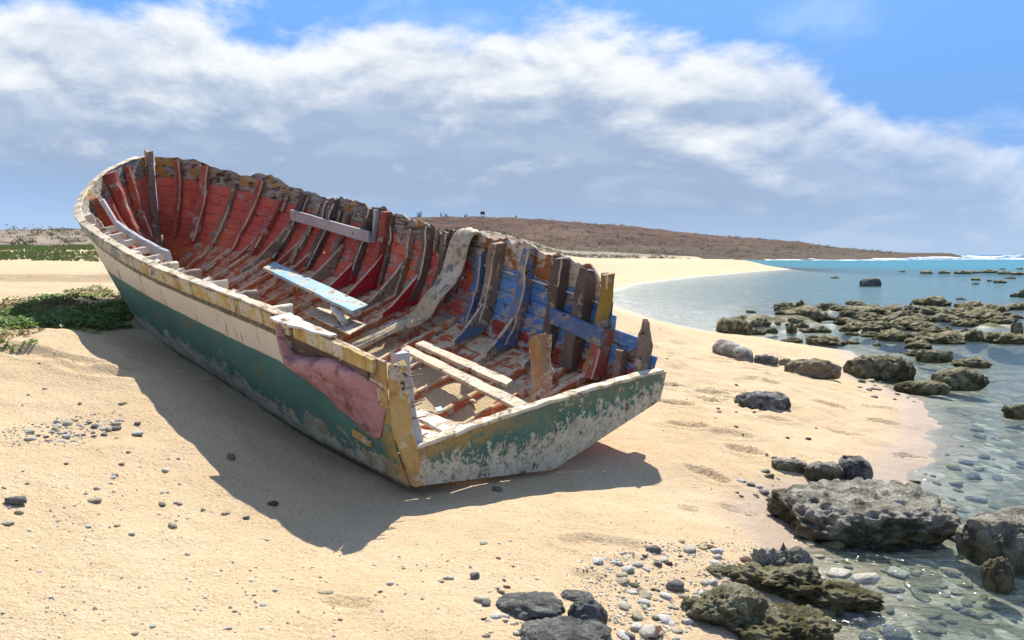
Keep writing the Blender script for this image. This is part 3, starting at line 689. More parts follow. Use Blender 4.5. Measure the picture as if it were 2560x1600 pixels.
# rubbing rail along the port gunwale, in lengths
for i, (a, b) in enumerate(((.012, .118), (.125, .30), (.302, .452), (.455, .60), (.603, .73), (.733, .86), (.862, .985))):
    (V, Fc), uv = strake(a, b, .895, 1.005, -1, .030, 26, seed=80 + i, off=.033, groove=.004, jag=.012)
    part('rubbing_rail', (V, Fc), M_RAIL)
# worn capping on top of the port gunwale
for i, (a, b) in enumerate(((.135, .29), (.292, .405), (.407, .53), (.532, .66), (.662, .78), (.782, .89), (.892, .985))):
    s = np.linspace(a, b, 16); p = side_pt(s, np.full(16, 1.0), -1); nr = side_nrm(s, np.full(16, .98), -1)
    tang = unit(np.gradient(p, axis=0)); up = unit(np.cross(tang, nr)); up *= np.sign(up[:, 2:3])
    part('gunwale_capping', sweep(p + nr * .03 + up * .012, nr, up, .075, .016, .004, .009, 90 + i), M_CAP)
# bottom planks
Q_EDGES = [-1, -.78, -.56, -.34, -.12, .12, .34, .56, .78, 1]
for k in range(9):
    for s_a, s_b in ((.006, .42 + .04 * (k % 3)), (.424 + .04 * (k % 3), .99)):
        n = 24; s = np.linspace(s_a, s_b, n); R = []
        for q_, o in ((Q_EDGES[k] + .008, .0), (Q_EDGES[k + 1] - .008, .0), (Q_EDGES[k + 1], -.028), (Q_EDGES[k], -.028)):
            p = bot_pt(s, np.full(n, q_)); p[:, 2] += .03 + o; R.append(p)
        V = np.array(R).transpose(1, 0, 2).reshape(-1, 3)
        Fc = [(i * 4 + j, i * 4 + (j + 1) % 4, i * 4 + 4 + (j + 1) % 4, i * 4 + 4 + j) for i in range(n - 1) for j in range(4)] + [(0, 1, 2, 3), tuple(range(4 * n - 4, 4 * n))]
        part('bottom_plank', (V, Fc), M_BOTTOM)
# keel
s = np.linspace(.01, .99, 40); p = bot_pt(s, np.zeros(40)); part('keel', sweep(p - [0, 0, .03], [0, 1, 0], [0, 0, 1], .08, .07), M_RIB_DARK)
# stem post
zz = np.linspace(0, 1.055, 14); lo_, hi_ = side_pt(.995, 0., 1), side_pt(.995, 1., 1)
pth = np.outer(1 - zz, [lo_[0], 0, lo_[2] - .3]) + np.outer(zz, [hi_[0], 0, hi_[2]]); pth[:, 0] += .0 + .05 * np.sin(np.pi * zz)
part('stem_post', sweep(pth, [0, 1, 0], [1, 0, 0], np.interp(zz, [0, 1], [.11, .085]), .11, .012, .012, 5, .03), M_RIB_BARE)

# ribs, floor timbers and knees
def rib(s, sg, t0, t1, w, d, mat, seed=0, base_off=.0, lean=0.0, broken=.02, name='rib'):
    n = max(8, int(16 * (t1 - t0))); t = np.linspace(t0, t1, n); sv = s + lean * (t - t0)
    p = side_pt(sv, t, sg); nr = side_nrm(sv, np.clip(t, .03, .97), sg); tan = unit(np.cross(nr, np.gradient(p, axis=0)))
    dd = d * (1 + .18 * fbm(np.stack([t * 4, t * 0 + seed, t * 0], 1), 2, seed)); ww = w * (1 + .12 * fbm(np.stack([t * 4, t * 0 + seed, t * 0 + 9], 1), 2, seed))
    return part(name, sweep(p - nr * (dd / 2 + .002 + base_off)[:, None], tan, nr, ww, dd, .013, .010, seed, broken), mat, edge=M_EDGE)
STB = [  # s, top t, width, depth, material
    (.965, .98, .07, .10, M_RIB_R), (.930, .97, .115, .11, M_RIB_R), (.892, .80, .06, .08, M_RIB_BARE), (.855, .95, .085, .09, M_RIB_R), (.815, .80, .075, .10, M_RIB_R), (.775, .92, .085, .11, M_RIB_DARK),
    (.743, .88, .07, .08, M_RIB_BARE), (.710, .99, .09, .12, M_RIB_DARK), (.675, .86, .065, .08, M_RIB_BARE), (.622, .995, .075, .12, M_RIB_DARK), (.578, .995, .085, .13, M_RIB_R),
    (.512, .86, .055, .09, M_RIB_BARE), (.468, .99, .10, .13, M_RIB_DARK), (.420, .985, .085, .12, M_RIB_DARK), (.305, 1.0, .10, .15, M_RIB_BARE), (.243, 1.01, .115, .13, M_RIB_BLUE), (.178, 1.02, .125, .14, M_RIB_DARK), (.131, 1.01, .125, .15, M_RIB_DARK), (.097, 1.03, .095, .12, M_RIB_YEL)]
for i, (s, t1, w, d, m) in enumerate(STB):
    rib(s, 1, .02, t1, w, d, m, 200 + i, lean=-.008 if s < .9 else 0)
# extra filler heads and patches seen beside the ribs forward
rib(.802, 1, .62, .86, .06, .05, M_RIB_BARE, 231); rib(.765, 1, .70, .95, .055, .05, M_RIB_BARE, 232); rib(.725, 1, .62, .93, .07, .06, M_RIB_DARK, 233); rib(.69, 1, .60, .84, .06, .06, M_RIB_DARK, 234)
rib(.60, 1, .56, .98, .05, .07, M_GREY, 235); rib(.56, 1, .10, .96, .05, .05, M_RIB_DARK, 236); rib(.445, 1, .70, .99, .04, .05, M_RIB_BARE, 237); rib(.40, 1, .15, .99, .05, .07, M_RIB_R, 238)
rib(.335, 1, .05, .86, .07, .08, M_RIB_BLUE, 239); rib(.085, 1, .0, .50, .10, .16, M_RIB_R, 240); rib(.055, 1, .0, .36, .08, .10, M_RIB_BARE, 241)
PORT = [(.945, .96, .085, .10), (.895, 1.0, .125, .11), (.855, .70, .06, .08), (.815, .92, .11, .10), (.765, .80, .06, .07), (.72, .96, .09, .10), (.66, .97, .08, .10), (.60, .97, .08, .1), (.545, .985, .09, .11), (.485, .985, .09, .11), (.425, .985, .09, .11), (.365, .985, .09, .11), (.305, .985, .09, .11), (.245, .985, .09, .11), (.18, .97, .08, .1), (.12, .95, .08, .1), (.06, .92, .08, .1)]
for i, (s, t1, w, d) in enumerate(PORT):
    rib(s, -1, .02, t1, w, d, M_RIB_R if s > .8 else (M_CREAM if s > .2 else M_RIB_BARE), 300 + i)
part('rib_patch', sweep(np.stack([side_pt(.80, .55, -1), side_pt(.80, .90, -1)]) - side_nrm(.8, .7, -1) * .15, unit([1, .4, 0]), side_nrm(.8, .7, -1), .14, .05, .006, .004, 7), M_GREY)
FL = [s for s, *_ in STB if s < .90] + [.36, .06, .03]
for i, s in enumerate(FL):
    q = np.linspace(-.97, .97, 17); qs = np.sign(q) * np.abs(q)
    dep = np.interp(s, [0, .5, .9], [.11, .09, .09]); pr = bot_pt(np.full(17, s), q); pr[:, 2] += .03
    flat = np.interp(np.abs(q), [0, 1], [.07, .0])
    top = pr[:, 2] + dep * (1 - .35 * np.abs(q)) ; cen = pr.copy(); cen[:, 2] = (pr[:, 2] + top) / 2
    part('floor_timber', sweep(cen, [1, 0, 0], [0, 0, 1], .062, dep * (1 - .35 * np.abs(q)), .013, .010, 400 + i), M_FLOOR, edge=M_EDGE)
def knee(s, sg, tk, qk, mat, seed, thick=.042, bolts=4):
    """triangular bracket in the angle between bottom and side, bolted through"""
    off = .05
    c = side_pt(s, .03, sg) * [1, .985, 1] + [0, 0, .03]; a = side_pt(s, tk, sg) - side_nrm(s, tk, sg) * .03; b = bot_pt(s, sg * qk) + [0, 0, .10]
    mid = a * .5 + b * .5 + (c - (a + b) / 2) * .0; m1 = a * .78 + b * .22 + (c - (a + b) / 2) * -.02; m2 = a * .22 + b * .78 + (c - (a + b) / 2) * -.02
    a2 = a - side_nrm(s, tk, sg) * .04; b2 = b + [0, 0, .05]
    poly = np.array([c, b, b2, m2, mid, m1, a2, a]); V = np.vstack([poly + [off, 0, 0], poly + [off + thick, 0, 0]])
    V += np.stack([fbm(V * 9 + k * 7, 2, seed + k) for k in range(3)], 1) * .006; n = len(poly)
    Fc = [tuple(range(n)), tuple(range(2 * n - 1, n - 1, -1))] + [(i, (i + 1) % n, n + (i + 1) % n, n + i) for i in range(n)]
    o = part('knee', (V, Fc), mat); o.data.materials.append(M_EDGE)
    for k_ in (3, 4, 5, 6, 7, 8): o.data.polygons[k_].material_index = 1
    for j in range(bolts):
        f = (j + .6) / bolts; ctr = (a * (1 - f) + b * f) * .55 + c * .45 + [off - .002, 0, 0] if j % 2 else (a * (1 - f) + b * f) * .72 + c * .28 + [off - .002, 0, 0]
        ang = np.linspace(0, 2 * np.pi, 9)[:-1]; ring = np.stack([ang * 0, np.cos(ang) * .016, np.sin(ang) * .016], 1)
        Vb = np.vstack([ctr + ring + [.002, 0, 0], ctr + ring * .7 - [.010, 0, 0]]); Fb = [tuple(range(8, 16))] + [(k, (k + 1) % 8, 8 + (k + 1) % 8, 8 + k) for k in range(8)]
        part('bolt', (Vb, Fb), M_STEEL, o)
for i, (s, tk, qk, m) in enumerate([(.815, .30, .55, M_RIB_R), (.775, .42, .5, M_RIB_BARE), (.735, .44, .55, M_RIB_R), (.700, .42, .56, M_RIB_R), (.655, .42, .58, M_RIB_BARE), (.608, .42, .60, M_KNEE_RED), (.560, .46, .62, M_KNEE_RED), (.505, .45, .64, M_RIB_BARE), (.455, .46, .66, M_KNEE_RED), (.408, .34, .70, M_FLOOR), (.292, .52, .70, M_RIB_BLUE), (.230, .46, .72, M_RIB_BLUE), (.165, .42, .76, M_RIB_BLUE)]):
    knee(s, 1, tk, qk, m, 500 + i)
for i, s in enumerate((.66, .545, .43, .31, .20)):
    knee(s, -1, .42, .62, (M_RIB_R, M_KNEE_RED)[i % 2], 540 + i, bolts=3)

# inner shelf by the port bow: a clamp with short spacers to the gunwale
s = np.linspace(.44, .625, 18); p = side_pt(s, np.full(18, .95), -1); nr = side_nrm(s, np.full(18, .9), -1); ip = p - nr * .22
tang = unit(np.gradient(ip, axis=0)); up = unit(np.cross(tang, nr)); up *= np.sign(up[:, 2:3])
part('inner_clamp', sweep(ip, nr, up, .04, .12, .006, .006, 61), M_GREY)
for i, q in enumerate((.45, .495, .54, .58, .62)):
    a = side_pt(q, .95, -1) - side_nrm(q, .9, -1) * .0; b = a - side_nrm(q, .9, -1) * .205
    part('clamp_spacer', sweep(np.array([a + (b - a) * f for f in (0, .5, 1)]), [1, 0, 0], [0, 0, 1], .045, .06, .005, .004, 70 + i), M_CREAM)
for i, q in enumerate((.40, .345, .285, .225, .165)):
    a = side_pt(q, .975, -1); nr_ = side_nrm(q, .95, -1)
    part('rib_head', sweep(np.array([a - nr_ * .01 + [0, 0, .01], a - nr_ * .09 + [0, 0, .0], a - nr_ * .17 - [0, 0, .02]]), [1, 0, 0], [0, 0, 1], .06, [.04, .06, .07], .01, .012, 75 + i), (M_CREAM, M_RIB_BARE)[i % 2])
# long silvered board fixed across the ribs
p0, p1 = side_pt(.772, .60, 1) - side_nrm(.772, .6, 1) * .15, side_pt(.590, .625, 1) - side_nrm(.59, .6, 1) * .16
pp = np.array([p0 + (p1 - p0) * f for f in np.linspace(0, 1, 8)]); part('fixed_board', sweep(pp, [0, 0, 1], unit(np.cross(p1 - p0, [0, 0, 1])), .135, .04, .005, .004, 71), M_GREYWOOD, label='long silvered board nailed across the ribs')
# blue brace at the starboard quarter
p0, p1 = side_pt(.165, .455, 1) - side_nrm(.16, .45, 1) * .16, side_pt(.075, .42, 1) - side_nrm(.08, .45, 1) * .17
pp = np.array([p0 + (p1 - p0) * f for f in np.linspace(0, 1, 7)]); part('quarter_brace', sweep(pp, [0, 0, 1], unit(np.cross(p1 - p0, [0, 0, 1])), .15, .05, .006, .006, 72), M_RIB_BLUE)
# boards in the gaps of the starboard quarter
vf, uv = strake(.10, .345, .70, .72, 1, .02, 20, seed=44, off=-.03); part('stringer', vf, M_WHITEW)

# transom
TR_T = .27
def transom():
    n = 40; vs = np.linspace(-1, 1, n); Vt, Vb = [], []
    vt = side_pt(0., TR_T, 1)[1]; wt = side_pt(0., TR_T, 1)[2]
    bc, hc, dk = H_BC[0], H_HC[0], H_DK[0]
    front, back = [], []
    for x in vs:
        lo = hc - dk * (1 - abs(x)) - .01; hi = wt + .035 * (1 - x * x)
        hi += .006 * float(vn([[x * 14, 3.3, .2]], 4)[0])
        rows = [(lo + (hi - lo) * f, (bc + (vt - bc) * f) * x * 1.012) for f in np.linspace(0, 1, 7)]
        front.append([(-.035, v, w) for w, v in rows]); back.append([(.012, v, w) for w, v in rows])
    V = np.array(front + back).reshape(-1, 3); m_ = n * 7; q = grid_quads(7, n)
    Fc = [tuple(f[::-1]) for f in q] + [tuple(f + m_) for f in q]
    ed = [i for i in range(7)] + [j * 7 + 6 for j in range(1, n)] + [(n - 1) * 7 + i for i in range(5, -1, -1)] + [j * 7 for j in range(n - 2, 0, -1)]
    Fc += [(ed[i], ed[(i + 1) % len(ed)], ed[(i + 1) % len(ed)] + m_, ed[i] + m_) for i in range(len(ed))]
    return V, Fc
part('transom', transom(), MT, label='transom board with flaking green and cream paint')
vt = side_pt(0., TR_T, 1)
vs = np.linspace(-.985, .985, 40); pth = np.stack([np.full(40, .004), vs * vt[1], vt[2] + .035 * (1 - vs * vs) + .012], 1)
part('transom_cap', sweep(pth, [1, 0, 0], [0, 0, 1], .085, .028, .006, .006, 81), M_CAP)
for i in range(3):
    a = -.9 + .62 * i
    part('inner_transom_board', sweep(np.stack([np.full(8, .045 + .012 * i), np.linspace(a, a + .6, 8) * vt[1], np.full(8, vt[2] - .10)], 1), [1, 0, 0], [0, 0, 1], .03, .16, .004, .004, 83 + i), M_FLOOR)
# frame at the after end of the port side, corner post with nails, posts on the transom
t = np.linspace(-.02, .97, 14); p = side_pt(np.full(14, 0.0), t, -1); p[:, 0] = -.022
part('stern_frame', sweep(p + [0, .035, 0], [0, 1, 0], [1, 0, 0], np.interp(t, [0, .5, 1], [.10, .14, .13]), .045, .008, .012, 91, .03), M_OCHRE, label='ochre stained end frame of the port side')
t = np.linspace(.26, 1.0, 10); p = side_pt(np.full(10, .012), t, -1); p[:, 0] = np.linspace(.05, .10, 10)
cp = part('corner_post', sweep(p + [0, .15, 0], [0, 1, 0], [1, 0, 0], .10, .09, .008, .006, 92, .02), M_GREY)
for j, tv in enumerate((.34, .52, .60, .655, .755, .86)):
    a = side_pt(.0, tv, -1); a[0] = .015; b = a + [.0, .23 + .03 * (j % 2), .015 * (-1) ** j]; a = a + [0, .06, 0]
    part('nail', sweep(np.array([a, (a + b) / 2, b]), [1, 0, 0], [0, 0, 1], .007, .007, .001, 0), M_STEEL, cp)
def post(px, py_top, w, d, mat, seed, taper=1.0, x=0.02, lean=(0, 0), down=.5):
    # foot on the transom cap below the pixel, height from the pixel
    o_ = BOAT_R.T @ (np.array([0, 0, CAM_H]) - _o); dr = BOAT_R.T @ pix_ray(*px); tt = (x - o_[0]) / dr[0]; foot = o_ + dr * tt
    dr = BOAT_R.T @ pix_ray(*py_top); tt = (x + lean[0] - o_[0]) / dr[0]; top = o_ + dr * tt
    f = np.linspace(-down, 1, 16); pth = foot + np.outer(f, top - foot)
    return part('standing_post', sweep(pth, [0, 1, 0], [1, 0, 0], w * np.interp(f, [0, .7, 1], [1, 1, taper]), d * np.interp(f, [0, .7, 1], [1, 1, taper]), .014, .022, seed, .035), mat)
post((1352, 1012), (1352, 842), .135, .12, M_POST, 95, x=.42)
post((1604, 935), (1614, 808), .115, .10, M_RIB_BARE, 96, .45, x=.20, down=.55)

# ------------------------------------------------------------------ cavity shade boards and peeled skin on the port quarter
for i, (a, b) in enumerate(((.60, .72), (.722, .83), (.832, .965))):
    vf, uv = strake(.022, .128, a, b, -1, .005, 14, seed=700 + i, off=.036, groove=.002); part('cavity_shade_board', vf, M_RIB_DARK)  # dark boards on the skin stand in for the cavity's shade
def rubber_material(name, c1, c2, stain):
    m, nt = new_mat(name); P = obj_co(nt); a = noise(nt, P, 3.0, 5, .6); b = noise(nt, P, 9, 7, .65); f = noise(nt, P, 40, 4, .7)
    col = mixc(nt, rng(nt, a, .35, .65), c1, c2); col = mixc(nt, math_(nt, 'MULTIPLY', rng(nt, b, .52, .60), .85), col, stain)
    col = mixc(nt, math_(nt, 'MULTIPLY', rng(nt, f, .5, .7), .3), col, tuple(x * .5 for x in c1))
    finish(nt, col, .48, math_(nt, 'ADD', b, math_(nt, 'MULTIPLY', f, .3)), .006, .7, .4); return m
M_PINK = rubber_material('peeled_pink_skin', (.40, .18, .185), (.50, .28, .27), (.24, .10, .085))
M_STRIP = rubber_material('stained_rubber', (.42, .31, .15), (.53, .45, .31), (.10, .11, .12))
def shell(V, n, k, thick):
    """thicken a k x n grid of points into a sheet"""
    V = np.asarray(V, float).reshape(k, n, 3); du = np.gradient(V, axis=1); dv = np.gradient(V, axis=0); nr = unit(np.cross(du, dv))
    T = np.vstack([V.reshape(-1, 3), (V - nr * thick).reshape(-1, 3)]); q = grid_quads(n, k); m_ = n * k
    Fc = [tuple(f) for f in q] + [tuple(f[::-1] + m_) for f in q]
    ed = [i for i in range(n)] + [j * n + n - 1 for j in range(1, k)] + [(k - 1) * n + i for i in range(n - 2, -1, -1)] + [j * n for j in range(k - 2, 0, -1)]
    Fc += [(ed[(i + 1) % len(ed)], ed[i], ed[i] + m_, ed[(i + 1) % len(ed)] + m_) for i in range(len(ed))]
    return T, Fc
def flap():
    n, k = 60, 40; V = []; FOLD = []
    for j in range(k):
        b = j / (k - 1)
        for i in range(n):
            a = i / (n - 1); s = .138 - .135 * a; FOLD.append(sum(h_ * math.exp(-(abs(a * ca_ + b * sa_ - c_) / w_) ** 1.3) for ca_, sa_, c_, w_, h_ in ((.9, .35, .52, .02, -.022), (.75, .65, .72, .016, -.016), (.6, -.8, .10, .018, .014), (.95, .25, .83, .02, .018), (.5, .85, .42, .014, -.012), (.3, -.95, -.32, .02, -.014))))
            tb = np.interp(a, [0, .12, .3, .6, .82, .9, 1], [.64, .61, .55, .42, .33, .38, .62]); tt = np.interp(a, [0, .05, .10, .2, .5, .7, 1], [1.0, .88, .76, .775, .855, .85, .78])
            tb += .009 * float(vn([[a * 26, 2.2, .4]], 5)[0]) + .006 * float(vn([[a * 61, 4.2, .4]], 6)[0])
            t = tb + (tt - tb) * b; lean = np.interp(a, [0, .06, .15, .5, 1], [.05, .085, .11, .09, .035])
            hang = math.sin(math.pi * min(b / .80, 1) / 2) if b < .80 else math.cos(math.pi / 2 * (b - .80) / .20)
            t = tb + (tt - tb) * (b / .80 * .86 if b < .80 else .86 + .14 * math.sin(math.pi / 2 * (b - .80) / .20))
            crease = .035 * sstep(.46, .54, a)
            o = .040 + (lean * .95 - crease) * hang + .016 * math.sin(a * 9 + b * 2.2) * hang - .03 * max(0, a - .5) * math.sin(b * 3.1)
            if a < .1: o = o * (1 - .75 * sstep(.75, 1.0, b)) + .06 * sstep(.75, 1.0, b)
            p = side_pt(s, min(t, 1.02), -1) + side_nrm(s, min(max(t, .03), .97), -1) * o; V.append(p)
    FOLD = np.array(FOLD); V = np.array(V); V += unit(side_nrm(np.full(len(V), .08), np.full(len(V), .5), -1)) * (fbm(V * 4, 3, 3) * .006 + .6 * FOLD)[:, None]
    return shell(V, n, k, -.005)
part('peeled_skin', flap(), M_PINK, label='torn pink flap of hull skin peeled away from the port side', smooth=True)
s = np.linspace(.066, .135, 12); p = side_pt(s, np.full(12, 1.015), -1); nr = side_nrm(s, np.full(12, .97), -1)
part('splintered_rail', sweep(p + nr * np.linspace(.03, .07, 12)[:, None], nr, [0, 0, 1], np.linspace(.07, .17, 12), .014, .003, .012, 711, .02), M_WHITEW)
p = np.array([side_pt(x, y, -1) + side_nrm(x, y, -1) * .05 for x, y in ((.055, .33), (.045, .30), (.034, .285))])
part('splinter', sweep(p, [0, 0, 1], [0, 1, 0], [.05, .07, .05], .025, .004, .012, 713, .02), M_OCHRE)

# ------------------------------------------------------------------ loose things lying in or over the boat
def loose(name, VF, mat, label, cat, local=True, smooth=False, group=None):
    V = np.asarray(VF[0], float); V = boat_world(V) if local else V
    base = np.array([V[:, 0].mean(), V[:, 1].mean(), V[:, 2].min()])
    o = link(name, make_mesh(name, V - base, VF[1], mat, None, smooth)); o.location = base; tag(o, label, cat, group); return o
def board4(c, thick, seed, n=12, jit=.005):
    """board from its four top corners (start-left, start-right, end-right, end-left)"""
    c = np.asarray(c, float); a, b = (c[0] + c[1]) / 2, (c[3] + c[2]) / 2; f = np.linspace(0, 1, n)
    pth = a + np.outer(f, b - a); wd = np.outer(1 - f, c[1] - c[0]) + np.outer(f, c[2] - c[3]); A = unit(wd); Bn = unit(np.cross(b - a, A)); Bn *= np.sign(Bn[:, 2:3])
    return sweep(pth - Bn * thick / 2, A, Bn, np.linalg.norm(wd, axis=1), thick, .005, jit, seed, .012)
def bp4(pts): return [boat_pix(x, y, w) for x, y, w in pts]
loose('loose_board', board4(bp4([(657, 668, .47), (687, 655, .49), (919, 760, .24), (880, 778, .22)]), .035, 801), M_SKYBLUE, 'faded sky blue board lying across the frames inside the wrecked boat', 'board')
loose('loose_board', board4(bp4([(1002, 872, .03), (1020, 862, .03), (1330, 1012, .13), (1298, 1024, .12)]), .028, 802), M_PLANKW, 'longer pale bare board lying from the floor to the transom inside the boat', 'board')
loose('loose_board', board4(bp4([(1038, 859, .03), (1058, 851, .03), (1282, 948, .0), (1266, 962, .0)]), .028, 803), M_PLANKW, 'shorter pale bare board lying beside the longer one on the boat floor', 'board')
loose('plywood_panel', board4(bp4([(765, 782, .10), (815, 760, .12), (915, 812, .05), (872, 834, .04)]), .018, 804, jit=.008), M_PLANKW, 'cream plywood panel lying flat on the floor amidships in the boat', 'panel')
loose('splintered_batten', board4(bp4([(826, 768, .22), (840, 762, .23), (872, 806, .09), (858, 812, .08)]), .025, 805), M_CREAM, 'short splintered batten resting on the cream plywood panel', 'batten')
loose('loose_board', board4(bp4([(1035, 1040, .0), (1046, 1020, .0), (1160, 1062, .06), (1112, 1082, .05)]), .03, 806), M_WHITEW, 'short wide whitewashed board tucked behind the transom near the corner post', 'board')
loose('loose_board', board4(bp4([(1048, 1086, .02), (1052, 1070, .02), (1105, 1086, .06), (1085, 1098, .05)]), .025, 807), M_WHITEW, 'small white offcut beneath the whitewashed board at the corner post', 'board')
def strip():
    ctr = [side_pt(.372, t, 1) + side_nrm(.372, t, 1) * o for t, o in ((.80, .07), (.92, .06), (1.02, .045))]
    ctr += [side_pt(.372, 1.06, 1) - side_nrm(.372, .98, 1) * .02, side_pt(.372, 1.03, 1) - side_nrm(.372, .98, 1) * .10]
    ctr += [side_pt(.372 + .002 * i, t, 1) - side_nrm(.372, t, 1) * o for i, (t, o) in enumerate(((.93, .135), (.78, .15), (.62, .16), (.46, .18), (.32, .22), (.20, .30)))]
    for i, q in enumerate((.74, .60, .42, .24, .06)): b_ = bot_pt(.384 + .008 * i, q); b_[2] += .19 - .012 * i; ctr.append(b_)
    ctr = np.array(ctr); d = np.concatenate([[0], np.cumsum(np.linalg.norm(np.diff(ctr, axis=0), axis=1))]); f = np.linspace(0, d[-1], 46)
    P_ = np.stack([np.interp(f, d, ctr[:, i]) for i in range(3)], 1)
    for _ in range(3): P_[1:-1] = (P_[:-2] + 2 * P_[1:-1] + P_[2:]) / 4
    Tn = unit(np.gradient(P_, axis=0)); A = unit(np.array([1, .12, .0]) - (Tn @ np.array([1, .12, .0]))[:, None] * Tn); Nn = unit(np.cross(Tn, A)); V = []
    for i in range(46):
        w = np.interp(f[i] / d[-1], [0, .3, .6, .75, 1], [.38, .37, .32, .18, .10])
        for j in range(11):
            x = j / 10 - .5; V.append(P_[i] + A[i] * x * w + Nn[i] * (.030 * (1 - (2 * x) ** 2) + .010 * math.cos(x * 19) + .008 * math.sin(f[i] * 9 + x * 4)))
    return shell(np.array(V), 11, 46, .012)
loose('rubber_strip', strip(), M_STRIP, 'wide stained rubber strip draped over the starboard gunwale into the boat', 'rubber strip', smooth=True)
M_TEAL, _nt = new_mat('teal_plastic'); finish(_nt, (.03, .50, .47), .4)
c0 = boat_pix(1100, 1028, -.16); loose('plastic_scrap', sweep(np.array([c0, c0 + [.05, .02, .012], c0 + [.09, .03, .0]]), [0, 1, 0], [0, 0, 1], [.06, .07, .05], .012, .003, .004, 820), M_TEAL, 'small teal scrap of plastic on the sandy boat floor', 'scrap')

# sand blown into the boat
n_, k_ = 90, 44; S_, Q_ = np.meshgrid(np.linspace(.02, .60, n_), np.linspace(-.93, .80, k_)); S_, Q_ = S_.ravel(), Q_.ravel(); pd = bot_pt(S_, Q_)
hd = .030 + .030 * fbm(np.stack([S_ * 14, Q_ * 4, S_ * 0 + .5], 1), 4, 303) - .006 - .05 * sstep(.35, .8, Q_) + .02 * sstep(.1, -.7, Q_); pd[:, 2] += .03 + hd
dsand = link('drifted_sand', fast_mesh('drifted_sand', boat_world(pd), grid_quads(n_, k_), MAT_SAND)); set_attr(dsand.data, 'dune', np.zeros(len(pd))); set_attr(dsand.data, 'reef', np.zeros(len(pd))); tag(dsand, kind='stuff')
# splinters and broken ends of timber on the boat floor
for i in range(16):
    s0_, q0_ = RNG.uniform(.06, .50), RNG.uniform(-.75, .70); an = RNG.uniform(0, 3.14); ln_ = RNG.uniform(.10, .32); c_ = bot_pt(s0_, q0_) + [0, 0, .085]
    dv_ = np.array([math.cos(an), math.sin(an), RNG.uniform(-.1, .15)]) * ln_ / 2
    loose('wood_fragment', sweep(np.array([c_ - dv_, c_, c_ + dv_]), unit(np.cross(dv_, [0, 0, 1])), [0, 0, 1], RNG.uniform(.02, .06), .018, .004, .008, 850 + i, .02), (M_EDGE, M_WHITEW, M_FLOOR, M_RIB_BARE)[i % 4], ('bare', 'whitened', 'orange', 'brown')[i % 4] + ' splinter of broken timber lying on the sandy boat floor', 'splinter', group='splinters on the boat floor')

# ------------------------------------------------------------------ rocks
def rock_material(name, c1, c2, c3, pit=.8, pit_scale=14, algae=.6, bump=1.0):
    m, nt = new_mat(name); tc = N(nt, 'ShaderNodeTexCoord'); inf = N(nt, 'ShaderNodeObjectInfo')
    P = N(nt, 'ShaderNodeNewGeometry').outputs['Position']; z = N(nt, 'ShaderNodeSeparateXYZ', {0: P}).outputs[2]
    a = noise(nt, P, 2.6, 5, .6); b = noise(nt, P, 11, 8, .72); f = noise(nt, P, 55, 5, .75); vd = voro(nt, N(nt, 'ShaderNodeVectorMath', {0: P, 1: N(nt, 'ShaderNodeTexNoise', {'Vector': P, 'Scale': 9.0}).outputs['Color']}, operation='ADD').outputs[0], pit_scale)
    col = mixc(nt, rng(nt, a, .36, .64), c1, c2); col = mixc(nt, rng(nt, b, .50, .64), col, c3)
    col = mixc(nt, math_(nt, 'MULTIPLY', rng(nt, f, .52, .66), .6), col, tuple(x * .35 for x in c1))
    cr = noise(nt, P, 5.5, 7, .72, .4)
    col = mixc(nt, math_(nt, 'MULTIPLY', rng(nt, cr, .47, .37), .62 * min(1, pit * 1.2)), col, (.040, .036, .022))
    pitm = math_(nt, 'MULTIPLY', rng(nt, vd, .26, .14), rng(nt, b, .40, .52))
    col = mixc(nt, math_(nt, 'MULTIPLY', pitm, pit), col, (.020, .018, .013))
    if algae:
        zn = math_(nt, 'ADD', z, math_(nt, 'MULTIPLY', math_(nt, 'SUBTRACT', a, .5), .25))
        col = mixc(nt, math_(nt, 'MULTIPLY', rng(nt, zn, SEA_Z + .20, SEA_Z + .02), algae), col, mixc(nt, rng(nt, f, .4, .6), (.12, .10, .03), (.20, .17, .06)))
    h = math_(nt, 'ADD', math_(nt, 'ADD', math_(nt, 'MULTIPLY', b, 1.2), math_(nt, 'MULTIPLY', rng(nt, cr, .36, .50), 1.6)), math_(nt, 'ADD', math_(nt, 'MULTIPLY', f, .5), math_(nt, 'MULTIPLY', pitm, -1.0 * pit)))
    finish(nt, col, .88, h, .05 * bump, 1.0, .2); return m
MR_GREY = rock_material('coral_rock_grey', (.42, .385, .28), (.54, .50, .39), (.70, .66, .56), .95, 22, .75, 1.3)
MR_OLIVE = rock_material('reef_rock_olive', (.26, .23, .115), (.38, .34, .20), (.50, .46, .32), .9, 20, .6, 1.2)
MR_DARK = rock_material('dark_smooth_rock', (.115, .113, .10), (.17, .165, .145), (.24, .235, .21), .25, 30, .1, .5)
MR_TAN = rock_material('tan_rock', (.34, .27, .17), (.44, .36, .24), (.24, .19, .11), .6, 12, .3, 1.2)
MR_WHITE = rock_material('bleached_coral', (.50, .48, .44), (.60, .58, .53), (.34, .32, .28), .6, 15, 0, 1.0)
MR_SPECK = rock_material('black_white_rock', (.20, .20, .19), (.28, .28, .26), (.56, .56, .53), .9, 12, 0, 1.2)
MR_BED = rock_material('sunken_rock', (.16, .15, .09), (.24, .22, .14), (.34, .31, .22), .5, 10, .0, .8)
_ico = {}
def ico(sub):
    if sub not in _ico:
        bm = bmesh.new(); bmesh.ops.create_icosphere(bm, subdivisions=sub, radius=1); bm.verts.ensure_lookup_table()
        _ico[sub] = (np.array([v.co[:] for v in bm.verts]), np.array([[v.index for v in f.verts] for f in bm.faces])); bm.free()
    return _ico[sub]
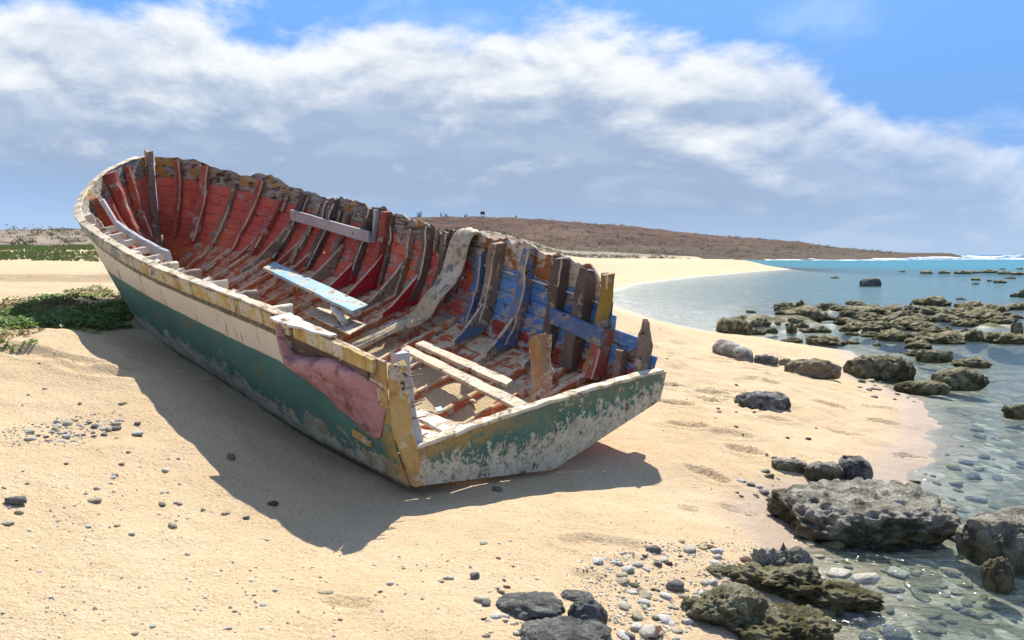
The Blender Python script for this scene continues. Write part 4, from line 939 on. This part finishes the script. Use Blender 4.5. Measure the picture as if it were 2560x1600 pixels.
def rock_mesh(name, seed, sub, mat, rough=.22, pits=0, box=.0, flat=.0, fine=.05, asp=(1, .75, .5)):
    V, Fc = ico(sub); V = V.copy(); r = np.random.default_rng(seed)
    if box: V = np.sign(V) * np.abs(V) ** (1 - box); V /= np.maximum(np.abs(V).max(1), np.linalg.norm(V, axis=1) * .8)[:, None]
    n = unit(V); o = seed * 3.7; ns = n * np.array(asp)
    d = 1 + rough * fbm(ns * 1.5 + o, 3, seed) + rough * .5 * fbm(ns * 4 + o, 3, seed + 5) + fine * fbm(ns * 11 + o, 4, seed + 9, .65)
    if pits:
        pits = int(pits * (1.8 if sub > 5 else 1)); C = unit(r.normal(size=(pits, 3))); R = r.uniform(.025, .10, pits) if sub > 5 else r.uniform(.06, .14, pits); D = R * r.uniform(.5, 1.0, pits) * .85
        for c, rr, dd in zip(C, R, D):
            ix = np.nonzero(n @ c > 1 - rr * rr * 1.2)[0]; e2 = (((n[ix] - c) * np.array(asp) / np.array(asp).mean()) ** 2).sum(1); d[ix] -= dd * np.exp(-(e2 / rr ** 2) ** 1.5)
    A_ = np.array(asp, float); V = (V * A_ + unit(n / A_) * ((d - 1) * A_.mean())[:, None]) / A_
    if flat: V[:, 2] = np.where(V[:, 2] > flat, flat + (V[:, 2] - flat) * .35, V[:, 2])
    V[:, 2] = np.maximum(V[:, 2], -.75); V /= np.abs(V).max(0)[None]
    return fast_mesh(name, V, Fc, mat, True)
def place_rock(name, me, label, cat, px, py, wpx, hpx, dr=.7, group=None, rot=0.0, sink=.35, tilt=0.0, zs=None):
    """stand a rock where its foot shows in the photograph; size from the distance of that spot"""
    b = gpix(px, py) if zs is None else zs; dist = math.hypot(b[0], b[1]); W = wpx * dist / F_PX; D = dr * W; ph = math.atan2(CAM_H - b[2], dist)
    H = max(.22 * W, (hpx * dist / F_PX - D * math.sin(ph) * .8) / math.cos(ph)); o = link(name, me)
    full = H / (1 - sink); u = np.array([b[0], b[1]]) / dist
    o.location = (b[0] + u[0] * D * .42, b[1] + u[1] * D * .42, b[2] + H - full / 2); o.scale = (W / 2, D / 2, full / 2); o.rotation_euler = (0, tilt, rot)
    if label: tag(o, label, cat, group)
    return o
c6 = lambda x, y, w, h: (1740 + x / 2.951, 640 + y / 2.951, w / 2.951, h / 2.951)
c7 = lambda x, y, w, h: (1740 + x / 2.951, 1090 + y / 2.951, w / 2.951, h / 2.951)
c8 = lambda x, y, w, h: (1100 + x / 2.951, 1200 + y / 2.951, w / 2.951, h / 2.951)
BIG = [
 ('boulder', 1, 6, MR_GREY, c7(1205, 785, 1180, 480), .86, dict(rough=.09, pits=560, box=.10, fine=.07, asp=(1, .8, .42)), 'broad flat-topped pitted coral boulder standing at the water edge', 'boulder', .05),
 ('rock', 2, 5, MR_SPECK, c7(1165, 330, 225, 185), .8, dict(rough=.10, pits=60, box=.45), 'squarish black and white pitted rock behind the flat-topped boulder', 'rock', .3),
 ('rock', 3, 5, MR_GREY, c7(690, 275, 260, 120), .7, dict(rough=.18, pits=60, box=.2), 'low grey rock beyond the flat-topped boulder, farther from its squarish neighbour', 'rock', -.3),
 ('rock', 4, 5, MR_GREY, c7(930, 335, 270, 160), .7, dict(rough=.18, pits=60, box=.2), 'low grey rock touching the squarish black and white rock', 'rock', .2),
 ('rock', 5, 5, MR_SPECK, c6(495, 1125, 410, 140), .6, dict(rough=.20, pits=50, box=.3), 'dark grey angular rock alone on open sand', 'rock', .15),
 ('rock', 6, 5, MR_SPECK, c6(520, 800, 180, 78), .6, dict(rough=.22, pits=30, box=.2), 'small mottled rock between the bleached log and the tan boulder', 'rock', 0),
 ('boulder', 7, 5, MR_TAN, c6(860, 900, 385, 155), .6, dict(rough=.20, pits=70, box=.25), 'long tan boulder on sand by the lagoon', 'boulder', -.2),
 ('rock', 8, 4, MR_OLIVE, c6(655, 812, 100, 62), .7, dict(rough=.2, pits=20), 'small dark rock leaning against the long tan boulder', 'rock', .2),
 ('boulder', 9, 6, MR_OLIVE, c6(1350, 915, 470, 195), .65, dict(rough=.24, pits=160, box=.2), 'large brown knobbly boulder where sand meets the lagoon', 'boulder', .1),
 ('boulder', 10, 5, MR_OLIVE, c6(1935, 978, 330, 160), .75, dict(rough=.13, pits=60, box=.25), 'rounded boulder with pale top standing in clear shallows', 'boulder', .1),
 ('rock', 11, 5, MR_OLIVE, c6(1665, 1018, 380, 112), .6, dict(rough=.20, pits=90), 'low pitted rock beside the rounded pale-topped boulder', 'rock', -.1),
 ('rock', 12, 5, MR_OLIVE, c6(2385, 1195, 210, 105), .7, dict(rough=.22, pits=60), 'dark lumpy rock alone in the rippled shallows', 'rock', .2),
 ('boulder', 13, 6, MR_GREY, c7(2370, 960, 760, 440), .85, dict(rough=.20, pits=60, box=.3), 'big smooth grey-green boulder with a dark hollow underneath', 'boulder', .3),
 ('rock', 14, 5, MR_TAN, c7(2220, 1125, 240, 225), .8, dict(rough=.2, pits=60), 'brown pitted rock below the hollow boulder in the water', 'rock', .2),
 ('ledge_rock', 15, 6, MR_GREY, c7(625, 1060, 370, 250), .75, dict(rough=.34, pits=240, fine=.065), 'jagged grey peak of the pitted shore ledge', 'rock', .2),
 ('ledge_rock', 16, 6, MR_OLIVE, c7(590, 1190, 660, 240), .7, dict(rough=.30, pits=320, fine=.065), 'wide dark middle of the pitted ledge below its jagged peak', 'rock', -.1),
 ('ledge_rock', 17, 6, MR_OLIVE, c7(985, 1300, 640, 205), .45, dict(rough=.28, pits=300, fine=.065), 'long dark arm of the ledge reaching into the water', 'rock', -.22),
 ('ledge_rock', 18, 6, MR_OLIVE, c7(240, 1440, 600, 350), .8, dict(rough=.26, pits=300, fine=.065), 'olive lump of the ledge beside the shore pebbles', 'rock', .2),
 ('ledge_rock', 19, 6, MR_OLIVE, c7(640, 1590, 760, 290), .7, dict(rough=.24, pits=300, fine=.065), 'low mossy front lump of the shore ledge', 'rock', -.1),
 ('rock', 20, 5, MR_OLIVE, c7(200, 1035, 290, 95), .6, dict(rough=.26, pits=80), 'small dark rock among pebbles above the shore ledge', 'rock', .1),
 ('dark_rock', 21, 5, MR_DARK, c8(650, 1040, 600, 235), .75, dict(rough=.24, fine=.03), 'smooth dark rock with a long back half buried in sand', 'rock', -.25),
 ('dark_rock', 22, 5, MR_DARK, c8(1080, 1110, 330, 290), 1.0, dict(rough=.18, fine=.03), 'smooth dark upright rock beside the long-backed one', 'rock', .1),
 ('dark_rock', 23, 5, MR_DARK, c8(1010, 905, 270, 105), .7, dict(rough=.2, fine=.03), 'small smooth dark rock behind the upright dark rock', 'rock', -.2),
 ('dark_rock', 24, 6, MR_DARK, c8(880, 1400, 900, 460), 1.0, dict(rough=.2, fine=.03), 'largest smooth dark rock of the half-buried group', 'rock', .1),
 ('rock', 25, 4, MR_DARK, c6(1285, 224, 145, 58), .6, dict(rough=.16, box=.2, fine=.02), 'lone black rock standing in the middle of the calm lagoon', 'rock', .1),
 ('rock', 26, 5, MR_OLIVE, c6(285, 577, 245, 135), .7, dict(rough=.2, pits=80, box=.25), 'blocky brown rock at the sandy end of the reef', 'rock', .1),
 ('rock', 27, 5, MR_OLIVE, c6(1760, 782, 235, 92), .6, dict(rough=.22, pits=80, box=.1), 'mossy wedge-shaped rock between the reef and the rounded boulder', 'rock', .1),
]
for nm, sd, sub, mt, (px, py, w, h), dr, kw, lab, cat, rot in BIG:
    if nm == 'ledge_rock': w *= 1.25; h *= 1.22
    if sd == 1: w *= 1.06; h *= 1.04
    kw.setdefault('asp', (1, dr, .5)); place_rock(nm, rock_mesh(nm, sd, sub, mt, **kw), lab, cat, px, py, w, h, dr, rot=rot, sink=.30)
# bleached log-like coral on the sand
a_, b_ = gpix(1792, 880), gpix(1875, 905); pth = np.array([a_ + (b_ - a_) * f for f in np.linspace(0, 1, 12)]); ln = np.linalg.norm(b_ - a_); Vl = []
for i in range(12):
    r_ = ln * np.interp(i / 11, [0, .12, .5, .9, 1], [.09, .16, .15, .13, .06]); dirv = unit(b_ - a_); sd_ = unit(np.cross(dirv, [0, 0, 1]))
    for j in range(14):
        an = j / 14 * 2 * math.pi; rr = r_ * (1 + .18 * float(vn([[i * .8, math.cos(an) * 1.5, math.sin(an) * 1.5]], 9)[0])); Vl.append(pth[i] + sd_ * math.cos(an) * rr + np.array([0, 0, 1]) * (math.sin(an) * rr * .9 + r_ * .62))
Fl = [(i * 14 + j, i * 14 + (j + 1) % 14, i * 14 + 14 + (j + 1) % 14, i * 14 + 14 + j) for i in range(11) for j in range(14)] + [tuple(range(13, -1, -1)), tuple(range(154, 168))]
loose('bleached_log', (np.array(Vl), Fl), MR_WHITE, 'bleached whitish log lying on sand above the reef', 'log', local=False, smooth=True)
# the reef
REEF = [(330, 480, 150, 42), (465, 495, 160, 66), (405, 420, 60, 20), (460, 580, 120, 42), (560, 570, 110, 46), (710, 570, 78, 66), (710, 635, 140, 46), (780, 530, 90, 40), (830, 565, 120, 30), (915, 565, 140, 50), (960, 655, 260, 36), (1150, 650, 90, 26),
 (820, 470, 370, 82), (810, 400, 90, 42), (910, 400, 90, 36), (1020, 400, 110, 36), (640, 430, 110, 30), (610, 500, 60, 20), (690, 490, 60, 20), (1170, 450, 250, 60), (1170, 360, 110, 30), (1230, 385, 130, 30), (1100, 510, 190, 52), (1190, 540, 260, 72), (1340, 440, 210, 72),
 (1470, 400, 180, 50), (1400, 500, 210, 62), (1560, 550, 330, 92), (1440, 625, 260, 82), (1620, 430, 140, 60), (1590, 400, 40, 46), (1750, 370, 260, 46), (1780, 450, 260, 72), (1700, 560, 150, 60), (1820, 490, 220, 62), (2000, 400, 230, 62), (1950, 322, 60, 15), (2100, 480, 300, 82),
 (1980, 520, 150, 42), (2220, 430, 180, 62), (2350, 400, 150, 42), (2420, 380, 120, 32), (2250, 500, 170, 52), (1650, 690, 180, 62), (1830, 650, 320, 82), (1620, 650, 140, 52), (2050, 628, 130, 72), (2290, 650, 230, 76), (2362, 600, 80, 95), (1340, 665, 60, 26), (2020, 822, 240, 46), (1620, 740, 120, 42), (1270, 470, 160, 50), (1500, 460, 160, 50), (1650, 490, 180, 55), (1900, 440, 180, 50), (1330, 540, 160, 52), (1980, 460, 160, 50), (2150, 410, 140, 46), (1560, 610, 150, 46), (1290, 600, 140, 40)]
RV = [rock_mesh('reef_rock', 40 + i, 4, MR_OLIVE, .34, 40, .0, 0, .14, (1, .8, .6)) for i in range(9)]
random.seed(21)
for k in range(70):
    ex = random.uniform(600, 2420); REEF.append((ex, random.uniform(370, 470) + (ex - 600) * .02 + random.uniform(0, 150) * (1000 < ex < 2000), random.uniform(50, 150), random.uniform(18, 50)))
foot = gpix_many([c6(*e)[:2] for e in REEF])
for i, (e, f) in enumerate(zip(REEF, foot)):
    px, py, w, h = c6(*e); w *= 1.15; h *= 1.15; place_rock('reef_rock', RV[i % 9], ('broad' if w > 85 else 'medium-sized' if w > 45 else 'small') + ' rough brown rock of the low reef in the lagoon', 'rock', px, py, w, h, .75, 'rocks of the reef in the lagoon', random.uniform(0, 6.28) if w > 60 else 0, .35, zs=f)
FAR = [(1025, 165, 60, 14), (1525, 118, 50, 9), (1710, 130, 100, 22), (1830, 130, 90, 16), (1960, 132, 120, 20), (2050, 128, 80, 16), (2160, 125, 110, 16), (2270, 135, 100, 24), (2380, 140, 100, 24), (2260, 98, 40, 9), (2390, 98, 50, 9), (2070, 180, 70, 20), (2165, 188, 40, 13), (2060, 210, 50, 13), (2240, 200, 80, 22), (2320, 168, 70, 14), (2350, 302, 70, 28), (2412, 306, 60, 56)]
foot = gpix_many([c6(*e)[:2] for e in FAR])
for i, (e, f) in enumerate(zip(FAR, foot)):
    px, py, w, h = c6(*e); place_rock('lagoon_rock', RV[(i * 4) % 9], 'small dark rock showing above the lagoon beyond the main reef', 'rock', px, py, w, h, .8, 'rocks beyond the reef', 0, .3, zs=f)

# ------------------------------------------------------------------ pebbles
def pebble_mat(name, c): 
    m, nt = new_mat(name); P = obj_co(nt); a = noise(nt, P, 3, 6, .7); finish(nt, mixc(nt, rng(nt, a, .35, .65), c, tuple(x * .62 for x in c)), .8, a, .15, .5); return m
PM = [pebble_mat('pebble_pale', (.62, .57, .45)), pebble_mat('pebble_cream', (.54, .45, .29)), pebble_mat('pebble_grey', (.22, .21, .19)), pebble_mat('pebble_brown', (.16, .085, .055)), pebble_mat('pebble_olive', (.24, .22, .11)), pebble_mat('pebble_white', (.72, .68, .60))]
PMESH = [[rock_mesh('pebble', 80 + k, 2, m, .42, 0, .2, 0, .08, (1, .9, .8)) for k in range(5)] for m in PM]
def sample_poly(poly, n):
    poly = np.array(poly, float); lo, hi = poly.min(0), poly.max(0); out = []
    while len(out) < n:
        p = RNG.uniform(lo, hi); ins = False; m_ = len(poly)
        for i in range(m_):
            (x1, y1), (x2, y2) = poly[i], poly[(i + 1) % m_]
            if (y1 > p[1]) != (y2 > p[1]) and p[0] < (x2 - x1) * (p[1] - y1) / (y2 - y1) + x1: ins = not ins
        if ins: out.append(p)
    return np.array(out)
def scatter(poly, n, lo, hi, mats, label, cat, group, name='pebble', sea=True, flat=.55):
    P = gpix_many(sample_poly(poly, n), sea); zd = ground_z(P[:, 0], P[:, 1])
    for p, z in zip(P, zd):
        r = lo + (hi - lo) * RNG.random() ** 2.2; mi = mats[RNG.integers(len(mats))]; o = link(name, PMESH[mi][RNG.integers(5)])
        o.scale = (r * RNG.uniform(.8, 1.4), r * RNG.uniform(.7, 1.0), r * flat * RNG.uniform(.7, 1.2)); o.rotation_euler = (RNG.uniform(-.2, .2), RNG.uniform(-.2, .2), RNG.uniform(0, 6.28))
        o.location = (p[0], p[1], z + o.scale[2] * .12); tag(o, label.replace('pale ', '').replace('dark ', '').replace(cat, ('pale ', 'cream ', 'grey ', 'brown ', 'olive ', 'white ')[mi] + cat, 1) if cat in label else ('pale ', 'cream ', 'grey ', 'brown ', 'olive ', 'white ')[mi] + label.replace('dark ', ''), cat, group)
scatter([(1460, 1420), (1560, 1370), (1750, 1350), (1860, 1370), (1900, 1420), (1760, 1500), (1690, 1600), (1540, 1600), (1520, 1480)], 110, .012, .050, [0, 0, 1, 1, 2, 3, 4, 5, 5], 'pebble in the bed of mixed shore pebbles beside the pitted ledge', 'pebble', 'pebbles beside the shore ledge')
scatter([(1190, 1480), (1260, 1450), (1300, 1520), (1290, 1600), (1210, 1600)], 22, .012, .042, [0, 1, 2, 3, 5], 'pebble in the little heap beside the smooth dark rocks', 'pebble', 'pebbles beside the dark rocks')
scatter([(0, 1075), (60, 1055), (200, 1045), (290, 1025), (315, 1040), (290, 1075), (200, 1105), (90, 1105)], 50, .010, .036, [0, 0, 1, 1, 5, 5, 2], 'pale pebble in the drift of broken coral on the upper sand', 'pebble', 'drift of coral pebbles on the upper sand')
scatter([(0, 880), (330, 900), (420, 1010), (620, 1200), (640, 1330), (300, 1380), (0, 1300)], 34, .012, .030, [0, 0, 1, 1, 5, 2], 'small stone scattered on the sand along the port side shadow', 'pebble', 'stones scattered near the boat shadow')
scatter([(650, 1400), (1000, 1400), (1350, 1330), (1550, 1350), (1250, 1480), (1150, 1590), (300, 1590)], 24, .009, .024, [0, 1, 1, 2, 5], 'little stone lying singly on the open sand before the boat', 'pebble', 'stones on the open foreground sand')
scatter([(1840, 1150), (1990, 1130), (1980, 1250), (1900, 1290), (1830, 1280)], 20, .014, .045, [0, 1, 2, 4, 5], 'pebble at the shoreward foot of the flat-topped boulder', 'pebble', 'pebbles round the flat-topped boulder')
scatter([(2120, 945), (2230, 950), (2290, 1010), (2200, 1010), (2140, 980)], 16, .02, .07, [0, 1, 2, 4], 'flat pebble at the waterline below the knobbly boulder', 'pebble', 'pebbles below the knobbly boulder')
scatter([(1560, 790), (1700, 830), (1820, 950), (2000, 1040), (2150, 1100), (1900, 1120), (1650, 960)], 24, .012, .030, [2, 2, 3, 4, 0], 'dark bit of rubble on the trampled sand between boat and lagoon', 'pebble', 'rubble on the trampled sand')
scatter([(1990, 1370), (2200, 1310), (2330, 1150), (2400, 1030), (2560, 1030), (2560, 1600), (2060, 1600)], 150, .025, .09, [0, 2, 4, 4, 1, 4], 'flat stone on the sandy bed under clear shallow water', 'stone', 'stones under the shallow water', 'bed_stone', False, .4)
foot = gpix_many([(2190, 1560), (2420, 1600), (2270, 1425), (2130, 1400), (2380, 1390), (2330, 1530)], False)
for i, (f, w) in enumerate(zip(foot, (290, 420, 200, 210, 190, 260))):
    place_rock('sunken_rock', rock_mesh('sunken_rock', 120 + i, 4, MR_BED, .2, 20, .2), 'larger rounded rock lying wholly under the clear shallow water', 'rock', 0, 0, w, 60, .6, 'sunken rocks in the shallows', random.uniform(-.5, .5), .3, zs=np.array([f[0], f[1], min(f[2], SEA_Z - .12) - .05 * w / 200 - .08]))
for lab, px, py, w, h, mi, k in (('striped grey oblong stone lying on the upper sand', 38, 1262, 46, 22, 2, 0), ('tan flat stone lying on open sand', 238, 1258, 38, 15, 1, 1), ('white oval stone between the coral drift and the boat shadow', 346, 1088, 28, 11, 5, 2), ('smooth brown stone at the edge of the boat shadow', 684, 1268, 30, 17, 3, 3), ('olive mossy stone beside the boat shadow', 578, 1152, 22, 20, 4, 4), ('brown oval stone on sand before the transom shadow', 1243, 1402, 26, 10, 3, 1), ('pitted round cobble beside the dark rocks', 1187, 1452, 26, 24, 2, 2), ('dark pitted cobble among the pale shore pebbles', 1690, 1480, 52, 34, 2, 3), ('flat cream shard on the foreground sand', 812, 1492, 46, 16, 1, 0), ('charred black lump in the shadow under the transom', 1243, 1230, 28, 16, 2, 4)):
    place_rock('stone', PMESH[mi][k], lab, 'stone', px, py, w, h, .7, rot=.2, sink=.25)
def many(name, mesh_list, X, S, rotz, mat, kind='stuff'):
    Vs, Fs, o = [], [], 0
    for i in range(len(X)):
        V, Fc = mesh_list[i % len(mesh_list)]; c, s_ = math.cos(rotz[i]), math.sin(rotz[i]); q = V * S[i]
        Vs.append(np.stack([q[:, 0] * c - q[:, 1] * s_, q[:, 0] * s_ + q[:, 1] * c, q[:, 2]], 1) + X[i]); Fs.append(Fc + o); o += len(V)
    return tag(link(name, fast_mesh(name, np.vstack(Vs), np.vstack(Fs), mat, False)), kind=kind)
# grit and broken shell too small to count
gp = np.vstack([sample_poly([(0, 900), (640, 1200), (700, 1330), (1200, 1350), (1700, 1250), (1560, 800), (1800, 830), (2150, 1100), (1900, 1290), (1500, 1600), (0, 1600)], 700), sample_poly([(1430, 1400), (1560, 1360), (1880, 1350), (1920, 1420), (1700, 1600), (1500, 1600)], 1500), sample_poly([(0, 1075), (290, 1020), (320, 1050), (200, 1115), (0, 1115)], 350)])
G3 = gpix_many(gp); G3[:, 2] = ground_z(G3[:, 0], G3[:, 1]) + .001
gm = [(ico(1)[0] * [1, .8, .6] * (1 + .25 * RNG.normal(size=(len(ico(1)[0]), 1))), ico(1)[1]) for _ in range(4)]
sel = RNG.random(len(G3)) < .72
many('shell_grit', gm, G3[sel], .003 + .010 * RNG.random(sel.sum()) ** 2, RNG.uniform(0, 6, sel.sum()), PM[0])
many('dark_grit', gm, G3[~sel], .002 + .005 * RNG.random((~sel).sum()) ** 2, RNG.uniform(0, 6, (~sel).sum()), PM[2])

# ------------------------------------------------------------------ plants
def leaf_material(name, c1, c2, brown, bf):
    m, nt = new_mat(name); P = N(nt, 'ShaderNodeNewGeometry').outputs['Position']; a = noise(nt, P, 16, 3, .6); b = noise(nt, P, 1.1, 3, .5)
    col = mixc(nt, rng(nt, a, .35, .65), c1, c2); col = mixc(nt, math_(nt, 'MULTIPLY', rng(nt, b, .5, .62), bf), col, brown)
    bs = N(nt, 'ShaderNodeBsdfPrincipled', {'Base Color': col, 'Roughness': .5}); tl = N(nt, 'ShaderNodeBsdfTranslucent', {'Color': col})
    N(nt, 'ShaderNodeOutputMaterial', {'Surface': N(nt, 'ShaderNodeMixShader', {0: .42, 1: bs.outputs[0], 2: tl.outputs[0]}).outputs[0]}); return m
ML_CREEP = leaf_material('creeper_leaf', (.11, .20, .045), (.20, .30, .08), (.25, .15, .075), .8)
ML_GRASS = leaf_material('far_grass', (.065, .125, .025), (.10, .17, .04), (.16, .13, .08), .8)
ML_SCRUB = leaf_material('dry_scrub', (.10, .105, .055), (.17, .16, .09), (.20, .15, .10), .6)
leafV = np.array([[0, 0, 0], [.5, .45, .22], [1.05, 0, .10], [.5, -.45, .22], [.5, 0, .06]]); leafF = np.array([[0, 4, 1], [4, 2, 1], [0, 3, 4], [4, 3, 2]])
lv = []
for k in range(6):
    tl = RNG.uniform(-.5, .9); c, s_ = math.cos(tl), math.sin(tl); q = leafV.copy(); q = np.stack([q[:, 0] * c - q[:, 2] * s_, q[:, 1], q[:, 0] * s_ + q[:, 2] * c], 1); lv.append((q, leafF))
cp_ = np.vstack([sample_poly([(-60, 775), (60, 748), (150, 738), (190, 726), (250, 722), (305, 735), (345, 800), (330, 828), (250, 826), (170, 818), (100, 832), (-60, 812)], 9500), sample_poly([(-40, 800), (240, 815), (250, 838), (100, 868), (-40, 875)], 900)])
CP = gpix_many(cp_); den = fbm2(CP[:, 0], CP[:, 1], 2.2, 3, 17) + .45 + (np.arange(len(CP)) > 9499) * -.35; CP = CP[den > 0]; CP[:, 2] = ground_z(CP[:, 0], CP[:, 1]) + RNG.uniform(.0, .055, len(CP)) * np.clip(den[den > 0] * 1.3, .2, 1)
many('beach_creeper', lv, CP, RNG.uniform(.022, .05, len(CP)), RNG.uniform(0, 6.28, len(CP)), ML_CREEP)
bl = []
for k in range(5):
    V, Fc = [], []
    for j in range(6):
        an = RNG.uniform(0, 6.28); r_ = RNG.uniform(.05, .3); ln = RNG.uniform(.6, 1.2); x, y = math.cos(an) * r_, math.sin(an) * r_; dx, dy = math.cos(an) * .35 * ln, math.sin(an) * .35 * ln
        px_, py_ = -math.sin(an) * .16, math.cos(an) * .16; o = len(V); V += [(x - px_, y - py_, 0), (x + px_, y + py_, 0), (x + dx, y + dy, ln)]; Fc.append((o, o + 1, o + 2))
    bl.append((np.array(V), np.array(Fc)))
GP = np.stack([RNG.uniform(-42, -14, 15000), RNG.uniform(31, 70, 15000), np.zeros(15000)], 1)
ed = fbm2(GP[:, 0], GP[:, 1], .12, 3, 19); k = (GP[:, 1] + ed * 4 > 41) & (GP[:, 1] + ed * 3 < 66) & (fbm2(GP[:, 0], GP[:, 1], .3, 2, 23) > -.55); GP = GP[k]; GP[:, 2] = ground_z(GP[:, 0], GP[:, 1], False) - .02
many('shore_grass', bl, GP, RNG.uniform(.12, .24, len(GP)), RNG.uniform(0, 6.28, len(GP)), ML_GRASS)
bush = []
for k in range(6):
    V, Fc = [], []
    for j in range(34):
        p = RNG.normal(size=3) * [.42, .42, .28]; p[2] = abs(p[2]); d1, d2 = RNG.normal(size=3) * .17, RNG.normal(size=3) * .17; o = len(V); V += [p, p + d1, p + d2]; Fc.append((o, o + 1, o + 2))
    bush.append((np.array(V), np.array(Fc)))
BP = np.stack([RNG.uniform(-110, -20, 900), RNG.uniform(66, 175, 900), np.zeros(900)], 1); BP = np.vstack([BP, np.stack([RNG.uniform(-25, 60, 700), RNG.uniform(118, 235, 700), np.zeros(700)], 1)])
k = shore_dist(BP[:, 0], BP[:, 1]) > 6; BP = BP[k]; BP[:, 2] = ground_z(BP[:, 0], BP[:, 1], False) - .05
many('dune_scrub', bush, BP, .35 + .9 * RNG.random(len(BP)) ** 2, RNG.uniform(0, 6.28, len(BP)), ML_SCRUB)
HP = np.stack([RNG.uniform(-130, 200, 3200), RNG.uniform(225, 432, 3200), np.zeros(3200)], 1); HP[:, 2] = hill_z(HP[:, 0], HP[:, 1]); HP = HP[(HP[:, 2] > 1.5) & (fbm2(HP[:, 0], HP[:, 1], .05, 3, 27) > -.1)]
many('hill_scrub', bush, HP, .5 + 1.1 * RNG.random(len(HP)) ** 2, RNG.uniform(0, 6.28, len(HP)), ML_SCRUB)
# columnar cacti and a small board on the ridge of the hill
M_CACT, _nt = new_mat('cactus_green'); finish(_nt, (.045, .05, .03), .9)
def tube(p0, p1, r, n=8):
    d = unit(np.array(p1, float) - p0); a = unit(np.cross(d, [1, .2, 0])); b = np.cross(d, a); V = []
    for f, rr in ((0, r), (.5, r * 1.08), (.92, r * .9), (1, r * .35)):
        for j in range(n): an = j / n * 2 * math.pi; V.append(np.array(p0) + (np.array(p1) - p0) * f + (a * math.cos(an) + b * math.sin(an)) * rr * (1.0 if j % 2 else .86))
    return np.array(V), [(i * n + j, i * n + (j + 1) % n, i * n + n + (j + 1) % n, i * n + n + j) for i in range(3) for j in range(n)] + [tuple(range(3 * n, 4 * n))]
for ci, (px, n_st, hh, lab) in enumerate(((1050, 5, 3.6, 'bushy clump of columnar cacti on the hill ridge'), (1104, 2, 2.6, 'thin pair of columnar cacti on the hill ridge'), (1116, 3, 2.6, 'three-stemmed columnar cactus on the hill ridge'), (1165, 4, 2.2, 'low clump of cacti between the taller ones and the ridge board'), (1290, 2, 1.8, 'short cactus pair on the ridge past the board'))):
    cx = (px - 1280) / F_PX * RIDGE_Y; o = bpy.data.objects.new('cactus', None); COL.objects.link(o); o.location = (cx, RIDGE_Y, float(hill_z([cx], [RIDGE_Y])[0]) - .1); tag(o, lab, 'cactus', 'cacti on the ridge')
    for j in range(n_st):
        a = (j - (n_st - 1) / 2) * .5; VF = tube((a * .6, 0, 0), (a * 1.3, .1, hh * RNG.uniform(.65, 1)), .17); link('stem', make_mesh('stem', VF[0], VF[1], M_CACT, None, True), o)
cx = (1207 - 1280) / F_PX * RIDGE_Y; o = bpy.data.objects.new('ridge_board', None); COL.objects.link(o); o.location = (cx, RIDGE_Y, float(hill_z([cx], [RIDGE_Y])[0]) - .1); tag(o, 'small dark board on two posts standing on the hill ridge', 'board')
for dx in (-.6, .6): VF = sweep(np.array([[dx, 0, 0], [dx, 0, 1.2], [dx, 0, 2.4]]), [1, 0, 0], [0, 1, 0], .16, .16, .02, 0); link('post', make_mesh('post', VF[0], VF[1], M_RIB_DARK), o)
VF = sweep(np.array([[-1.1, -.12, 2.2], [0, -.12, 2.2], [1.1, -.12, 2.2]]), [0, 0, 1], [0, 1, 0], 1.5, .08, .02, 0); link('panel', make_mesh('panel', VF[0], VF[1], M_RIB_DARK), o)
